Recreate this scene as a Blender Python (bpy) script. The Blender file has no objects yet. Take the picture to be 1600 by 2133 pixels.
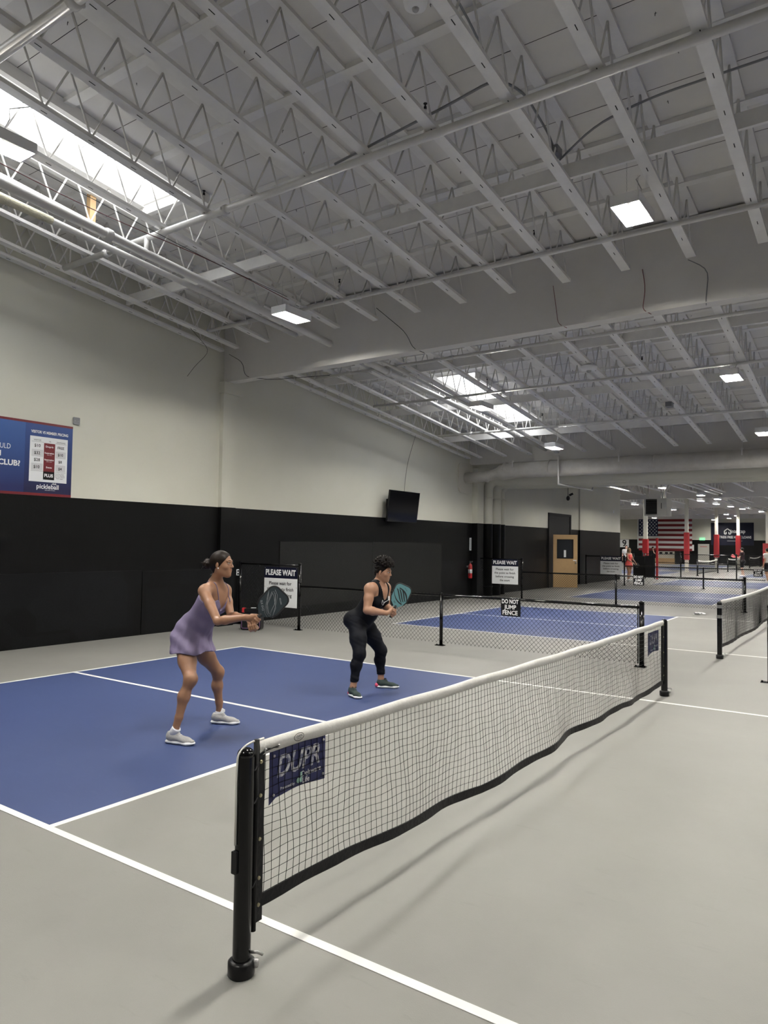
import bpy, math, random
import numpy as np
from mathutils import Vector, Matrix, Quaternion
random.seed(7)
rng = np.random.default_rng(7)
S = bpy.context.scene
COL = S.collection

# ------------------------------------------------------------------ camera
CAMP = Vector((2.09586, -2.48544, 1.77121))
RIGHT = Vector((0.82235822, 0.56879821, 0.01398403))
UP = Vector((0.01250949, -0.04264693, 0.99901189))
FWD = Vector((-0.56883255, 0.82137071, 0.04218643))
cam = bpy.data.cameras.new('camera')
cam.sensor_fit = 'VERTICAL'
cam.sensor_height = 36.0
cam.lens = 1492.685 / 2133 * 36.0
cam.clip_start = 0.05
cam.clip_end = 400
camo = bpy.data.objects.new('camera', cam)
COL.objects.link(camo)
M = Matrix((RIGHT, UP, -FWD)).transposed().to_4x4()
M.translation = CAMP
camo.matrix_world = M
S.camera = camo

# ------------------------------------------------------------------ world, exposure
w = bpy.data.worlds.new('world')
S.world = w
w.use_nodes = True
bg = w.node_tree.nodes['Background']
bg.inputs[0].default_value = (0.92, 0.96, 1.0, 1)
bg.inputs[1].default_value = 3.0
S.view_settings.view_transform = 'Standard'
S.view_settings.look = 'None'
S.view_settings.exposure = 0.74
S.view_settings.gamma = 1.0
S.view_settings.use_curve_mapping = False
try:
    S.cycles.use_denoising = True
    S.cycles.adaptive_threshold = 0.02
    S.cycles.max_bounces = 6
    S.cycles.diffuse_bounces = 5
    S.cycles.glossy_bounces = 3
    S.cycles.caustics_reflective = False
    S.cycles.caustics_refractive = False
    S.cycles.sample_clamp_indirect = 6.0
except Exception:
    pass
LAMP = 370.0      # radiance of the light strips
SKYL = 4.0        # daylight above the skylights

def sky_light(name, x0, x1, y0, y1, z, slope, power):
    l = bpy.data.lights.new(name, 'AREA')
    l.shape = 'RECTANGLE'
    l.size = x1 - x0
    l.size_y = y1 - y0
    l.energy = power * math.pi * (x1 - x0) * (y1 - y0)
    l.color = (0.97, 0.98, 1.0)
    o = bpy.data.objects.new(name, l)
    COL.objects.link(o)
    o.location = ((x0 + x1) / 2, (y0 + y1) / 2, z)
    o.rotation_euler = (slope, 0, 0)
    return o

# ------------------------------------------------------------------ materials
def mat(name, col, rough=0.6, spec=0.5, metal=0.0, noise=None, bump=None, emit=None, coat=0.0):
    m = bpy.data.materials.new(name)
    m.use_nodes = True
    nt = m.node_tree
    b = nt.nodes['Principled BSDF']
    b.inputs['Base Color'].default_value = (*col, 1)
    b.inputs['Roughness'].default_value = rough
    b.inputs['Metallic'].default_value = metal
    b.inputs['Specular IOR Level'].default_value = spec
    b.inputs['Coat Weight'].default_value = coat
    if emit:
        b.inputs['Emission Color'].default_value = (*emit[0], 1)
        b.inputs['Emission Strength'].default_value = emit[1]
    tc = None
    def coords():
        nonlocal tc
        if tc is None:
            tc = nt.nodes.new('ShaderNodeTexCoord')
        return tc.outputs['Object']
    if noise:
        scale, amt, col2 = noise
        n = nt.nodes.new('ShaderNodeTexNoise')
        n.inputs['Scale'].default_value = scale
        n.inputs['Detail'].default_value = 6
        n.inputs['Roughness'].default_value = 0.65
        nt.links.new(coords(), n.inputs['Vector'])
        r = nt.nodes.new('ShaderNodeValToRGB')
        r.color_ramp.elements[0].position = 0.5 - amt
        r.color_ramp.elements[1].position = 0.5 + amt
        r.color_ramp.elements[0].color = (*col2, 1)
        r.color_ramp.elements[1].color = (*col, 1)
        nt.links.new(n.outputs['Fac'], r.inputs['Fac'])
        nt.links.new(r.outputs['Color'], b.inputs['Base Color'])
    if bump:
        n2 = nt.nodes.new('ShaderNodeTexNoise')
        n2.inputs['Scale'].default_value = bump[0]
        n2.inputs['Detail'].default_value = 4
        nt.links.new(coords(), n2.inputs['Vector'])
        bp = nt.nodes.new('ShaderNodeBump')
        bp.inputs['Strength'].default_value = bump[1]
        bp.inputs['Distance'].default_value = 0.01
        nt.links.new(n2.outputs['Fac'], bp.inputs['Height'])
        nt.links.new(bp.outputs['Normal'], b.inputs['Normal'])
    return m

MT = {}
MT['deck'] = mat('painted_deck', (0.73, 0.715, 0.695), 0.75, noise=(0.9, 0.22, (0.64, 0.625, 0.60)), bump=(9, 0.25))
MT['joist'] = mat('painted_joist', (0.80, 0.79, 0.77), 0.5, noise=(5, 0.25, (0.71, 0.70, 0.68)))
MT['web'] = mat('painted_tube', (0.68, 0.665, 0.64), 0.45)
MT['girder'] = mat('painted_girder', (0.68, 0.665, 0.64), 0.6, noise=(2.5, 0.3, (0.62, 0.60, 0.57)), bump=(14, 0.25))
MT['pipe'] = mat('painted_pipe', (0.66, 0.65, 0.63), 0.35, noise=(4, 0.3, (0.58, 0.565, 0.54)))
MT['duct'] = mat('duct_paint', (0.55, 0.535, 0.50), 0.45, noise=(4, 0.3, (0.40, 0.38, 0.34)), bump=(7, 0.5))
MT['hole'] = mat('dark_slot', (0.03, 0.028, 0.025), 0.9)
MT['black'] = mat('black_paint', (0.003, 0.003, 0.0035), 0.12, spec=0.35)
MT['blackmatte'] = mat('black_matte', (0.004, 0.004, 0.0045), 0.5, spec=0.2)
MT['vinylblack'] = mat('black_vinyl', (0.007, 0.007, 0.008), 0.5, spec=0.25, bump=(40, 0.3))
MT['wire'] = mat('black_wire', (0.004, 0.004, 0.004), 0.5, spec=0.2)
MT['white'] = mat('white_vinyl', (0.78, 0.79, 0.80), 0.5)
MT['tape'] = mat('white_tape', (0.74, 0.73, 0.70), 0.6, noise=(7, 0.3, (0.62, 0.61, 0.57)), bump=(30, 0.4))
MT['navy'] = mat('navy_vinyl', (0.020, 0.024, 0.10), 0.45)
MT['navysign'] = mat('navy_sign', (0.006, 0.007, 0.022), 0.5, spec=0.25)
MT['letters'] = mat('white_letters', (0.82, 0.82, 0.82), 0.6)
MT['greyletters'] = mat('grey_letters', (0.33, 0.35, 0.37), 0.6)
MT['blackletters'] = mat('black_letters', (0.012, 0.012, 0.013), 0.6)
MT['steel'] = mat('steel', (0.45, 0.45, 0.45), 0.35, metal=0.9)
MT['brass'] = mat('brass_eyelet', (0.42, 0.38, 0.25), 0.35, metal=0.8)
MT['red'] = mat('red_pad', (0.30, 0.012, 0.016), 0.5)
MT['redpaint'] = mat('red_steel', (0.40, 0.015, 0.02), 0.3)
MT['wood'] = mat('birch_door', (0.47, 0.31, 0.15), 0.45, noise=(6, 0.3, (0.42, 0.27, 0.125)))
MT['tan'] = mat('raw_timber', (0.55, 0.36, 0.18), 0.6)
MT['glassdark'] = mat('dark_glass', (0.03, 0.032, 0.036), 0.08)
MT['screen'] = mat('tv_screen', (0.006, 0.006, 0.007), 0.07, spec=0.6)
MT['plasticdark'] = mat('dark_plastic', (0.005, 0.005, 0.006), 0.35, spec=0.3)
MT['cream'] = mat('cream_plaster', (0.60, 0.58, 0.50), 0.7)
MT['greymetal'] = mat('grey_conduit', (0.22, 0.225, 0.235), 0.4, metal=0.3)
MT['lampwhite'] = mat('lamp_housing', (0.80, 0.80, 0.80), 0.4)
MT['strip'] = mat('lit_strip', (0.9, 0.9, 0.85), 0.4, emit=((1.0, 0.965, 0.885), LAMP))
MT['insul'] = mat('old_insulation', (0.60, 0.56, 0.40), 0.9, noise=(20, 0.2, (0.50, 0.48, 0.38)), bump=(60, 0.9))
MT['redwire'] = mat('red_wire', (0.16, 0.02, 0.02), 0.5)
MT['exit'] = mat('exit_green', (0.1, 0.5, 0.2), 0.5, emit=((0.25, 0.9, 0.45), 0.7))

def node(nt, t, **kw):
    n = nt.nodes.new(t)
    for k, v in kw.items():
        setattr(n, k, v)
    return n

def wall_material(name, mode):
    """bone coloured paint above 2.45 m, black paint below; the lower boards keep their own patches of matt and satin black"""
    m = bpy.data.materials.new(name)
    m.use_nodes = True
    nt = m.node_tree
    L = nt.links.new
    b = nt.nodes['Principled BSDF']
    tc = node(nt, 'ShaderNodeTexCoord')
    sep = node(nt, 'ShaderNodeSeparateXYZ')
    L(tc.outputs['Object'], sep.inputs[0])
    # upper paint
    n = node(nt, 'ShaderNodeTexNoise')
    n.inputs['Scale'].default_value = 0.8
    n.inputs['Detail'].default_value = 5
    L(tc.outputs['Object'], n.inputs['Vector'])
    up = node(nt, 'ShaderNodeValToRGB')
    up.color_ramp.elements[0].position = 0.3
    up.color_ramp.elements[1].position = 0.75
    up.color_ramp.elements[0].color = (0.615, 0.605, 0.520, 1)
    up.color_ramp.elements[1].color = (0.655, 0.645, 0.565, 1)
    L(n.outputs['Fac'], up.inputs['Fac'])
    # black paint with patches
    vor = node(nt, 'ShaderNodeTexVoronoi')
    vor.distance = 'CHEBYCHEV'
    vor.inputs['Scale'].default_value = 0.9
    L(tc.outputs['Object'], vor.inputs['Vector'])
    n2 = node(nt, 'ShaderNodeTexNoise')
    n2.inputs['Scale'].default_value = 30
    n2.inputs['Detail'].default_value = 3
    L(tc.outputs['Object'], n2.inputs['Vector'])
    sc = node(nt, 'ShaderNodeSeparateColor')
    L(vor.outputs['Color'], sc.inputs[0])
    lt = node(nt, 'ShaderNodeMath', operation='LESS_THAN')
    lt.inputs[1].default_value = 1.2
    L(sep.outputs['Z'], lt.inputs[0])
    mul = node(nt, 'ShaderNodeMath', operation='MULTIPLY')
    L(sc.outputs[0], mul.inputs[0])
    L(lt.outputs[0], mul.inputs[1])
    mul2 = node(nt, 'ShaderNodeMath', operation='MULTIPLY')
    L(mul.outputs[0], mul2.inputs[0])
    L(n2.outputs['Fac'], mul2.inputs[1])
    bk = node(nt, 'ShaderNodeMix', data_type='RGBA')
    bk.inputs[6].default_value = (0.003, 0.003, 0.003, 1)
    bk.inputs[7].default_value = (0.011, 0.012, 0.014, 1)
    L(mul2.outputs[0], bk.inputs[0])
    gt = node(nt, 'ShaderNodeMath', operation='GREATER_THAN')
    gt.inputs[1].default_value = 2.45
    L(sep.outputs['Z'], gt.inputs[0])
    mx = node(nt, 'ShaderNodeMix', data_type='RGBA')
    L(gt.outputs[0], mx.inputs[0])
    L(bk.outputs[2], mx.inputs[6])
    L(up.outputs['Color'], mx.inputs[7])
    L(mx.outputs[2], b.inputs['Base Color'])
    rr = node(nt, 'ShaderNodeMapRange')
    rr.inputs['To Min'].default_value = 0.42
    rr.inputs['To Max'].default_value = 0.55
    L(gt.outputs[0], rr.inputs['Value'])
    L(rr.outputs[0], b.inputs['Roughness'])
    b.inputs['Specular IOR Level'].default_value = 0.16
    bp = node(nt, 'ShaderNodeBump')
    bp.inputs['Strength'].default_value = 0.15
    bp.inputs['Distance'].default_value = 0.01
    L(n2.outputs['Fac'], bp.inputs['Height'])
    L(bp.outputs['Normal'], b.inputs['Normal'])
    return m
MT['wall'] = wall_material('two_tone_wall', 0)

def court_material(name, c1, c2, rough, scuff):
    m = bpy.data.materials.new(name)
    m.use_nodes = True
    nt = m.node_tree
    L = nt.links.new
    b = nt.nodes['Principled BSDF']
    tc = node(nt, 'ShaderNodeTexCoord')
    n = node(nt, 'ShaderNodeTexNoise')
    n.inputs['Scale'].default_value = 0.55
    n.inputs['Detail'].default_value = 8
    n.inputs['Roughness'].default_value = 0.6
    L(tc.outputs['Object'], n.inputs['Vector'])
    r = node(nt, 'ShaderNodeValToRGB')
    r.color_ramp.elements[0].position = 0.3
    r.color_ramp.elements[1].position = 0.7
    r.color_ramp.elements[0].color = (*c1, 1)
    r.color_ramp.elements[1].color = (*c2, 1)
    L(n.outputs['Fac'], r.inputs['Fac'])
    # fine scuffs: stretched noise, thresholded
    mp = node(nt, 'ShaderNodeMapping')
    mp.inputs['Scale'].default_value = (1.2, 5.0, 1)
    mp.inputs['Rotation'].default_value = (0, 0, 0.6)
    L(tc.outputs['Object'], mp.inputs['Vector'])
    n3 = node(nt, 'ShaderNodeTexNoise')
    n3.inputs['Scale'].default_value = 2.6
    n3.inputs['Detail'].default_value = 9
    n3.inputs['Roughness'].default_value = 0.7
    L(mp.outputs[0], n3.inputs['Vector'])
    r3 = node(nt, 'ShaderNodeValToRGB')
    r3.color_ramp.elements[0].position = 0.60
    r3.color_ramp.elements[1].position = 0.78
    r3.color_ramp.elements[0].color = (0, 0, 0, 1)
    r3.color_ramp.elements[1].color = (0.55, 0.55, 0.55, 1)
    L(n3.outputs['Fac'], r3.inputs['Fac'])
    mx = node(nt, 'ShaderNodeMix', data_type='RGBA')
    L(r3.outputs['Color'], mx.inputs[0])
    L(r.outputs['Color'], mx.inputs[6])
    mx.inputs[7].default_value = (*scuff, 1)
    L(mx.outputs[2], b.inputs['Base Color'])
    b.inputs['Roughness'].default_value = rough
    b.inputs['Specular IOR Level'].default_value = 0.3
    n2 = node(nt, 'ShaderNodeTexNoise')
    n2.inputs['Scale'].default_value = 160
    L(tc.outputs['Object'], n2.inputs['Vector'])
    bp = node(nt, 'ShaderNodeBump')
    bp.inputs['Strength'].default_value = 0.12
    bp.inputs['Distance'].default_value = 0.004
    L(n2.outputs['Fac'], bp.inputs['Height'])
    L(bp.outputs['Normal'], b.inputs['Normal'])
    return m
MT['floor'] = court_material('grey_court_paint', (0.195, 0.191, 0.179), (0.232, 0.227, 0.213), 0.5, (0.165, 0.161, 0.150))
MT['blue'] = court_material('blue_court_paint', (0.038, 0.056, 0.145), (0.047, 0.068, 0.165), 0.5, (0.075, 0.095, 0.19))
MT['line'] = mat('white_line_paint', (0.72, 0.72, 0.70), 0.55, noise=(3, 0.3, (0.62, 0.62, 0.60)))

# ------------------------------------------------------------------ mesh helpers
def V(*a):
    return Vector(a)

class MB:
    def __init__(s):
        s.v = []; s.f = []; s.m = []; s.sm = []
    def add(s, verts, faces, mi=0, smooth=False):
        o = len(s.v)
        s.v.extend([tuple(v) for v in verts])
        for f in faces:
            s.f.append(tuple(i + o for i in f)); s.m.append(mi); s.sm.append(smooth)
        return s
    def box(s, c, d, R=None, mi=0):
        c = Vector(c)
        R = R or Matrix.Identity(3)
        hx, hy, hz = d[0] / 2, d[1] / 2, d[2] / 2
        vs = [c + R @ Vector((x * hx, y * hy, z * hz)) for z in (-1, 1) for y in (-1, 1) for x in (-1, 1)]
        return s.add(vs, [(0, 2, 3, 1), (4, 5, 7, 6), (0, 1, 5, 4), (2, 6, 7, 3), (0, 4, 6, 2), (1, 3, 7, 5)], mi)
    def bx(s, x0, x1, y0, y1, z0, z1, mi=0):
        return s.box(((x0 + x1) / 2, (y0 + y1) / 2, (z0 + z1) / 2), (x1 - x0, y1 - y0, z1 - z0), None, mi)
    def bevbox(s, c, d, r, R=None, mi=0, ax=2, n=4):
        """box whose four edges parallel to axis ax are rounded"""
        c = Vector(c); R = R or Matrix.Identity(3)
        i, j = [k for k in range(3) if k != ax]
        pts = []
        for (sx, sy, a0) in ((1, 1, 0), (-1, 1, 90), (-1, -1, 180), (1, -1, 270)):
            for k in range(n + 1):
                a = math.radians(a0 + 90 * k / n)
                pts.append((sx * (d[i] / 2 - r) + r * math.cos(a), sy * (d[j] / 2 - r) + r * math.sin(a)))
        N = len(pts); vs = []
        for z in (-d[ax] / 2, d[ax] / 2):
            for p in pts:
                q = [0, 0, 0]; q[i] = p[0]; q[j] = p[1]; q[ax] = z
                vs.append(c + R @ Vector(q))
        fs = [(k, (k + 1) % N, (k + 1) % N + N, k + N) for k in range(N)]
        fs += [tuple(range(N))[::-1], tuple(range(N, 2 * N))]
        return s.add(vs, fs, mi)
    def beam(s, a, b, w, h, mi=0, up=(0, 0, 1)):
        a = Vector(a); b = Vector(b); d = (b - a); L = d.length; d.normalize()
        side = d.cross(Vector(up))
        if side.length < 1e-4: side = d.cross(Vector((1, 0, 0)))
        side.normalize(); u = side.cross(d)
        R = Matrix((side, d, u)).transposed()
        return s.box((a + b) / 2, (w, L, h), R, mi)
    def tube(s, pts, r, n=8, mi=0, cap=True, smooth=True, closed=False):
        pts = [Vector(p) for p in pts]
        rs = r if isinstance(r, (list, tuple)) else [r] * len(pts)
        N = len(pts); vs = []; prev = None
        for i, p in enumerate(pts):
            if closed: t = pts[(i + 1) % N] - pts[i - 1]
            else: t = pts[min(i + 1, N - 1)] - pts[max(i - 1, 0)]
            t.normalize()
            if prev is None:
                x = t.cross(Vector((0, 0, 1)))
                if x.length < 0.05: x = t.cross(Vector((1, 0, 0)))
            else:
                x = prev - t * prev.dot(t)
            x.normalize(); prev = x; y = t.cross(x)
            for k in range(n):
                a = 2 * math.pi * k / n
                vs.append(p + (x * math.cos(a) + y * math.sin(a)) * rs[i])
        fs = []
        R = N if closed else N - 1
        for i in range(R):
            for k in range(n):
                j = (i + 1) % N
                fs.append((i * n + k, i * n + (k + 1) % n, j * n + (k + 1) % n, j * n + k))
        if cap and not closed:
            fs.append(tuple(range(n))[::-1]); fs.append(tuple((N - 1) * n + k for k in range(n)))
        return s.add(vs, fs, mi, smooth)
    def sphere(s, c, r, mi=0, n=10, m=6, R=None):
        c = Vector(c); rr = r if isinstance(r, (list, tuple)) else (r, r, r)
        R = R or Matrix.Identity(3)
        vs = []
        for i in range(m + 1):
            th = math.pi * i / m
            for k in range(n):
                a = 2 * math.pi * k / n
                vs.append(c + R @ Vector((rr[0] * math.sin(th) * math.cos(a), rr[1] * math.sin(th) * math.sin(a), rr[2] * math.cos(th))))
        fs = [(i * n + k, (i + 1) * n + k, (i + 1) * n + (k + 1) % n, i * n + (k + 1) % n) for i in range(m) for k in range(n)]
        return s.add(vs, fs, mi, True)
    def lathe(s, c, prof, n=16, mi=0, R=None):
        c = Vector(c); R = R or Matrix.Identity(3)
        vs = [c + R @ Vector((r * math.cos(2 * math.pi * k / n), r * math.sin(2 * math.pi * k / n), z)) for r, z in prof for k in range(n)]
        fs = [(i * n + k, i * n + (k + 1) % n, (i + 1) * n + (k + 1) % n, (i + 1) * n + k) for i in range(len(prof) - 1) for k in range(n)]
        fs += [tuple(range(n))[::-1], tuple((len(prof) - 1) * n + k for k in range(n))]
        return s.add(vs, fs, mi, True)
    def poly(s, pts, nrm, t, mi=0):
        """flat polygon extruded by t along nrm (centred)"""
        nrm = Vector(nrm).normalized(); N = len(pts)
        vs = [Vector(p) - nrm * t / 2 for p in pts] + [Vector(p) + nrm * t / 2 for p in pts]
        fs = [tuple(range(N))[::-1], tuple(range(N, 2 * N))] + [(k, (k + 1) % N, (k + 1) % N + N, k + N) for k in range(N)]
        return s.add(vs, fs, mi)
    def build(s, name, mats, parent=None, loc=None):
        """verts are in world coordinates; the object origin sits at loc (top level) or at its parent's origin"""
        me = bpy.data.meshes.new(name)
        o = bpy.data.objects.new(name, me)
        COL.objects.link(o)
        if parent is not None:
            o.parent = parent
            org = world_of(parent)
        else:
            org = Vector(loc) if loc is not None else Vector((0, 0, 0))
            o.location = org
        vs = [(v[0] - org[0], v[1] - org[1], v[2] - org[2]) for v in s.v]
        me.from_pydata(vs, [], s.f)
        ms = mats if isinstance(mats, (list, tuple)) else [mats]
        for m in ms:
            me.materials.append(MT[m] if isinstance(m, str) else m)
        if len(ms) > 1:
            me.polygons.foreach_set('material_index', s.m)
        me.polygons.foreach_set('use_smooth', s.sm)
        me.validate()
        return o

def world_of(o):
    p = Vector((0, 0, 0))
    while o is not None:
        p = p + o.location
        o = o.parent
    return p

def tag(o, label, cat, group=None, kind=None):
    o['label'] = label
    o['category'] = cat
    if group: o['group'] = group
    if kind: o['kind'] = kind
    return o

def thing(name, loc, label, cat, group=None):
    o = bpy.data.objects.new(name, None)
    o.empty_display_size = 0.1
    COL.objects.link(o)
    o.location = loc
    return tag(o, label, cat, group)

def struct(o, label=None):
    o['kind'] = 'structure'
    if label: o['label'] = label
    return o

def text_mb(mb, s, c, right, up, size, bold=0.0, mi=0, depth=0.001, align='CENTER', shear=0.0, width=None, weightx=1.0):
    cu = bpy.data.curves.new('t', 'FONT')
    cu.body = s
    cu.size = size
    cu.align_x = align
    cu.align_y = 'CENTER'
    cu.offset = bold
    cu.shear = shear
    cu.resolution_u = 3
    ob = bpy.data.objects.new('t', cu)
    COL.objects.link(ob)
    dg = bpy.context.evaluated_depsgraph_get()
    me = bpy.data.meshes.new_from_object(ob.evaluated_get(dg))
    bpy.data.objects.remove(ob)
    right = Vector(right).normalized(); up = Vector(up).normalized(); nrm = right.cross(up)
    xs = [v.co.x for v in me.vertices]
    if not xs: return mb
    k = weightx
    if width: k = width / max(1e-6, max(xs) - min(xs))
    off = 0
    if align == 'CENTER': off = (max(xs) + min(xs)) / 2
    c = Vector(c)
    vs = [c + right * ((v.co.x - off) * k) + up * v.co.y + nrm * depth for v in me.vertices]
    mb.add(vs, [tuple(p.vertices) for p in me.polygons], mi)
    bpy.data.meshes.remove(me)
    return mb

ORD = ['first', 'second', 'third', 'fourth', 'fifth', 'sixth', 'seventh', 'eighth', 'ninth', 'tenth', 'eleventh', 'twelfth',
       'thirteenth', 'fourteenth', 'fifteenth', 'sixteenth', 'seventeenth', 'eighteenth', 'nineteenth', 'twentieth']

# ------------------------------------------------------------------ the setting
XW = -9.15           # face of the left wall
def zc(y): return 6.43 - 0.1015 * y       # bottom chord height of the sloping roof
DECK = 0.70
def zd(y): return zc(y) + DECK
YV = 19.2            # valley
def slab(mb, x0, x1, y0, y1, za0, za1, t, mi=0):
    mb.add([(x0, y0, za0), (x1, y0, za0), (x1, y1, za1), (x0, y1, za1), (x0, y0, za0 + t), (x1, y0, za0 + t), (x1, y1, za1 + t), (x0, y1, za1 + t)],
           [(0, 3, 2, 1), (4, 5, 6, 7), (0, 1, 5, 4), (1, 2, 6, 5), (2, 3, 7, 6), (3, 0, 4, 7)], mi)

YB, XR = -10.0, 16.0
fl = MB(); fl.bx(-30, XR, YB, 76, -0.2, 0)
floor = struct(fl.build('floor', 'floor'), 'grey painted sports hall floor')

# painted courts lie in the floor: thin coats of paint
def court(x0, y0, left=True, name='court_paint', xs=((-6.706, -2.134), (2.134, 6.706))):
    b = MB(); l = MB()
    for a, c in xs:
        b.bx(x0 + a, x0 + c, y0, y0 + 6.096, -0.01, 0.0015)
    def ln(xa, xb, ya, yb): l.bx(x0 + xa, x0 + xb, y0 + ya, y0 + yb, -0.01, 0.003)
    ln(-6.706, 6.706, 0, .05); ln(-6.706, 6.706, 6.046, 6.096)
    ln(-6.706, -6.656, 0.05, 6.046); ln(6.656, 6.706, 0.05, 6.046)
    ln(-2.134, -2.084, 0.05, 6.046); ln(2.084, 2.134, 0.05, 6.046)
    ln(-6.656, -2.134, 3.023, 3.073); ln(2.134, 6.656, 3.023, 3.073)
    b.build('court_surface', 'blue', floor); l.build('court_lines', 'line', floor)
for k in range(4):
    court(0, 10.57 * k)
for yy in (44.1, 54.5, 65.0):
    court(-7.0, yy)

# left wall: two-tone, with skylit bays; cut by nothing
wl = MB()
wl.add([(XW, YB, 0), (XW, 35.6, 0), (XW, 35.6, 5.35), (XW, YV, 5.35), (XW, YV, zd(YV) + .1), (XW, YB, zd(YB) + .1),
        (XW - .3, YB, 0), (XW - .3, 35.6, 0), (XW - .3, 35.6, 5.35), (XW - .3, YV, 5.35), (XW - .3, YV, zd(YV) + .1), (XW - .3, YB, zd(YB) + .1)],
       [(0, 1, 2, 3, 4, 5), (11, 10, 9, 8, 7, 6), (1, 7, 8, 2), (0, 5, 11, 6)])
wall_left = struct(wl.build('wall_left', 'wall'), 'left wall, bone paint over a black lower band')
# plywood boards screwed over the lower wall
pb = MB()
for (y0, y1, z1) in ((-4, 3.1, 1.19), (3.115, 5.9, 1.19), (5.915, 8.15, 1.17)):
    pb.bx(XW, XW + .015, y0, y1, 0, z1)
struct(pb.build('trim_1', 'wall'), 'black boards over the foot of the left wall')
pb = MB(); pb.bx(XW, XW + .018, 9.6, 13.2, 0.25, 1.76); pb.bx(XW, XW + .018, 13.21, 16.9, 0.25, 1.78)
MT['board'] = mat('rough_black_board', (0.010, 0.010, 0.009), 0.6, spec=0.25, noise=(40, 0.2, (0.004, 0.004, 0.004)), bump=(60, 0.6))
struct(pb.build('trim_2', 'board'), 'rough black board panel on the left wall behind the second player')
# pilasters on the left wall
pl = MB(); pl.bx(XW, XW + .10, 7.72, 8.12, 0, 5.02); pl.bx(XW, XW + .16, 7.68, 8.2, 4.82, 5.05)
struct(pl.build('trim_3', 'wall'), 'wall pilaster carrying the big girder')
pl = MB(); pl.bx(XW, XW + .20, 18.95, 19.4, 0, 4.3)
struct(pl.build('trim_4', 'wall'), 'wall pilaster beside the vertical pipes')
pl = MB(); pl.bx(XW, XW + .06, 29.3, 29.75, 0, 5.2)
struct(pl.build('trim_5', 'wall'), 'wall pilaster beyond the wooden door')

def wallbox(name, x0, x1, y0, y1, h, label):
    m = MB(); m.bx(x0, x1, y0, y1, 0, h)
    return struct(m.build(name, 'wall'), label)
wallbox('wall_far', -30, XR, 75, 75.3, 5.4, 'far end wall of the hall')
wallbox('wall_right', XR, XR + .3, YB, 76, 8.4, 'right wall of the hall')
wallbox('wall_back', -9.5, XR, YB - .3, YB, 8.4, 'wall behind the camera')
wallbox('wall_side', -30, XW - .3, 35.3, 35.6, 5.4, 'wall of the far hall behind the left wall')
wallbox('wall_farleft', -30.3, -30, 35, 76, 5.4, 'left wall of the far hall')

# roof deck, with openings for the skylights
SKY = [(-7.0, -5.78, -1.6, 4.0), (-7.0, -5.78, 12.6, 16.5)]
ck = MB()
X0, X1 = XW - .3, XR
xs = [X0, -7.0, -5.78, X1]
ycuts = [YB, -1.6, 4.0, 12.6, 16.5, YV]
for i in range(3):
    for j in range(5):
        if i == 1 and j in (1, 3): continue
        slab(ck, xs[i], xs[i + 1], ycuts[j], ycuts[j + 1], zd(ycuts[j]), zd(ycuts[j + 1]), .12)
ceiling = struct(ck.build('ceiling', 'deck'), 'sloping painted roof deck')
FZ = 5.30   # far hall deck height
FS = [(-7.3, -5.9, 40.2, 43.2), (-7.0, -5.7, 50.3, 52.3), (-6.4, -5.4, 57.5, 59.0), (-12.6, -11.0, 41, 44), (1.5, 2.9, 30, 34)]
ck = MB()
fx = sorted({-30.0, XR, *[a for s_ in FS for a in s_[:2]]}); fy = sorted({YV, 75.3, *[a for s_ in FS for a in s_[2:]]})
for i in range(len(fx) - 1):
    for j in range(len(fy) - 1):
        cx, cy = (fx[i] + fx[i + 1]) / 2, (fy[j] + fy[j + 1]) / 2
        if any(a < cx < b and c < cy < d for a, b, c, d in FS): continue
        if cx < XW and cy < 35.3 and fx[i + 1] <= XW: continue
        ck.bx(fx[i], fx[i + 1], fy[j], fy[j + 1], FZ, FZ + .1)
struct(ck.build('ceiling_far', 'deck'), 'flat painted deck over the far hall')
ck = MB(); ck.bx(-9.4, XR, YV - .02, YV + .05, zd(YV), FZ + .1)
struct(ck.build('trim_6', 'deck'), 'step between the two roofs')
# skylight wells (curbs) and the daylight in them
n = 7
for (x0, x1, y0, y1) in SKY:
    c = MB(); H = .42
    for (a, b, d, e) in ((x0 - .04, x0 + .006, y0, y1), (x1 - .006, x1 + .04, y0, y1), (x0 - .04, x1 + .04, y0 - .04, y0 + .006), (x0 - .04, x1 + .04, y1 - .006, y1 + .04)):
        slab(c, a, b, d, e, zd(d) - .02, zd(e) - .02, H)
    # ledger boards below the opening
    for xx in (x0 - .04, x1 + .04):
        slab(c, xx - .04, xx + .04, y0, y1 + .3, zd(y0) - .15, zd(y1 + .3) - .15, .14)
    c.bx(x0, x1, y1 + .02, y1 + .10, zd(y1) - .16, zd(y1) + .0)
    struct(c.build('trim_%d' % n, 'joist'), 'timber curb of a roof skylight'); n += 1
    sky_light('daylight_skylight', x0, x1, y0, y1, zd((y0 + y1) / 2) + .40, -math.atan(.1015), SKYL)
for (x0, x1, y0, y1) in FS:
    sky_light('daylight_skylight', x0, x1, y0, y1, FZ + .35, 0, SKYL)
    c = MB()
    for (a, b, d, e) in ((x0 - .04, x0 + .01, y0, y1), (x1 - .01, x1 + .04, y0, y1), (x0, x1, y0 - .04, y0 + .01), (x0, x1, y1 - .01, y1 + .04)):
        c.bx(a, b, d, e, FZ - .02, FZ + .4)
    struct(c.build('trim_%d' % n, 'joist'), 'curb of a far skylight'); n += 1

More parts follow.
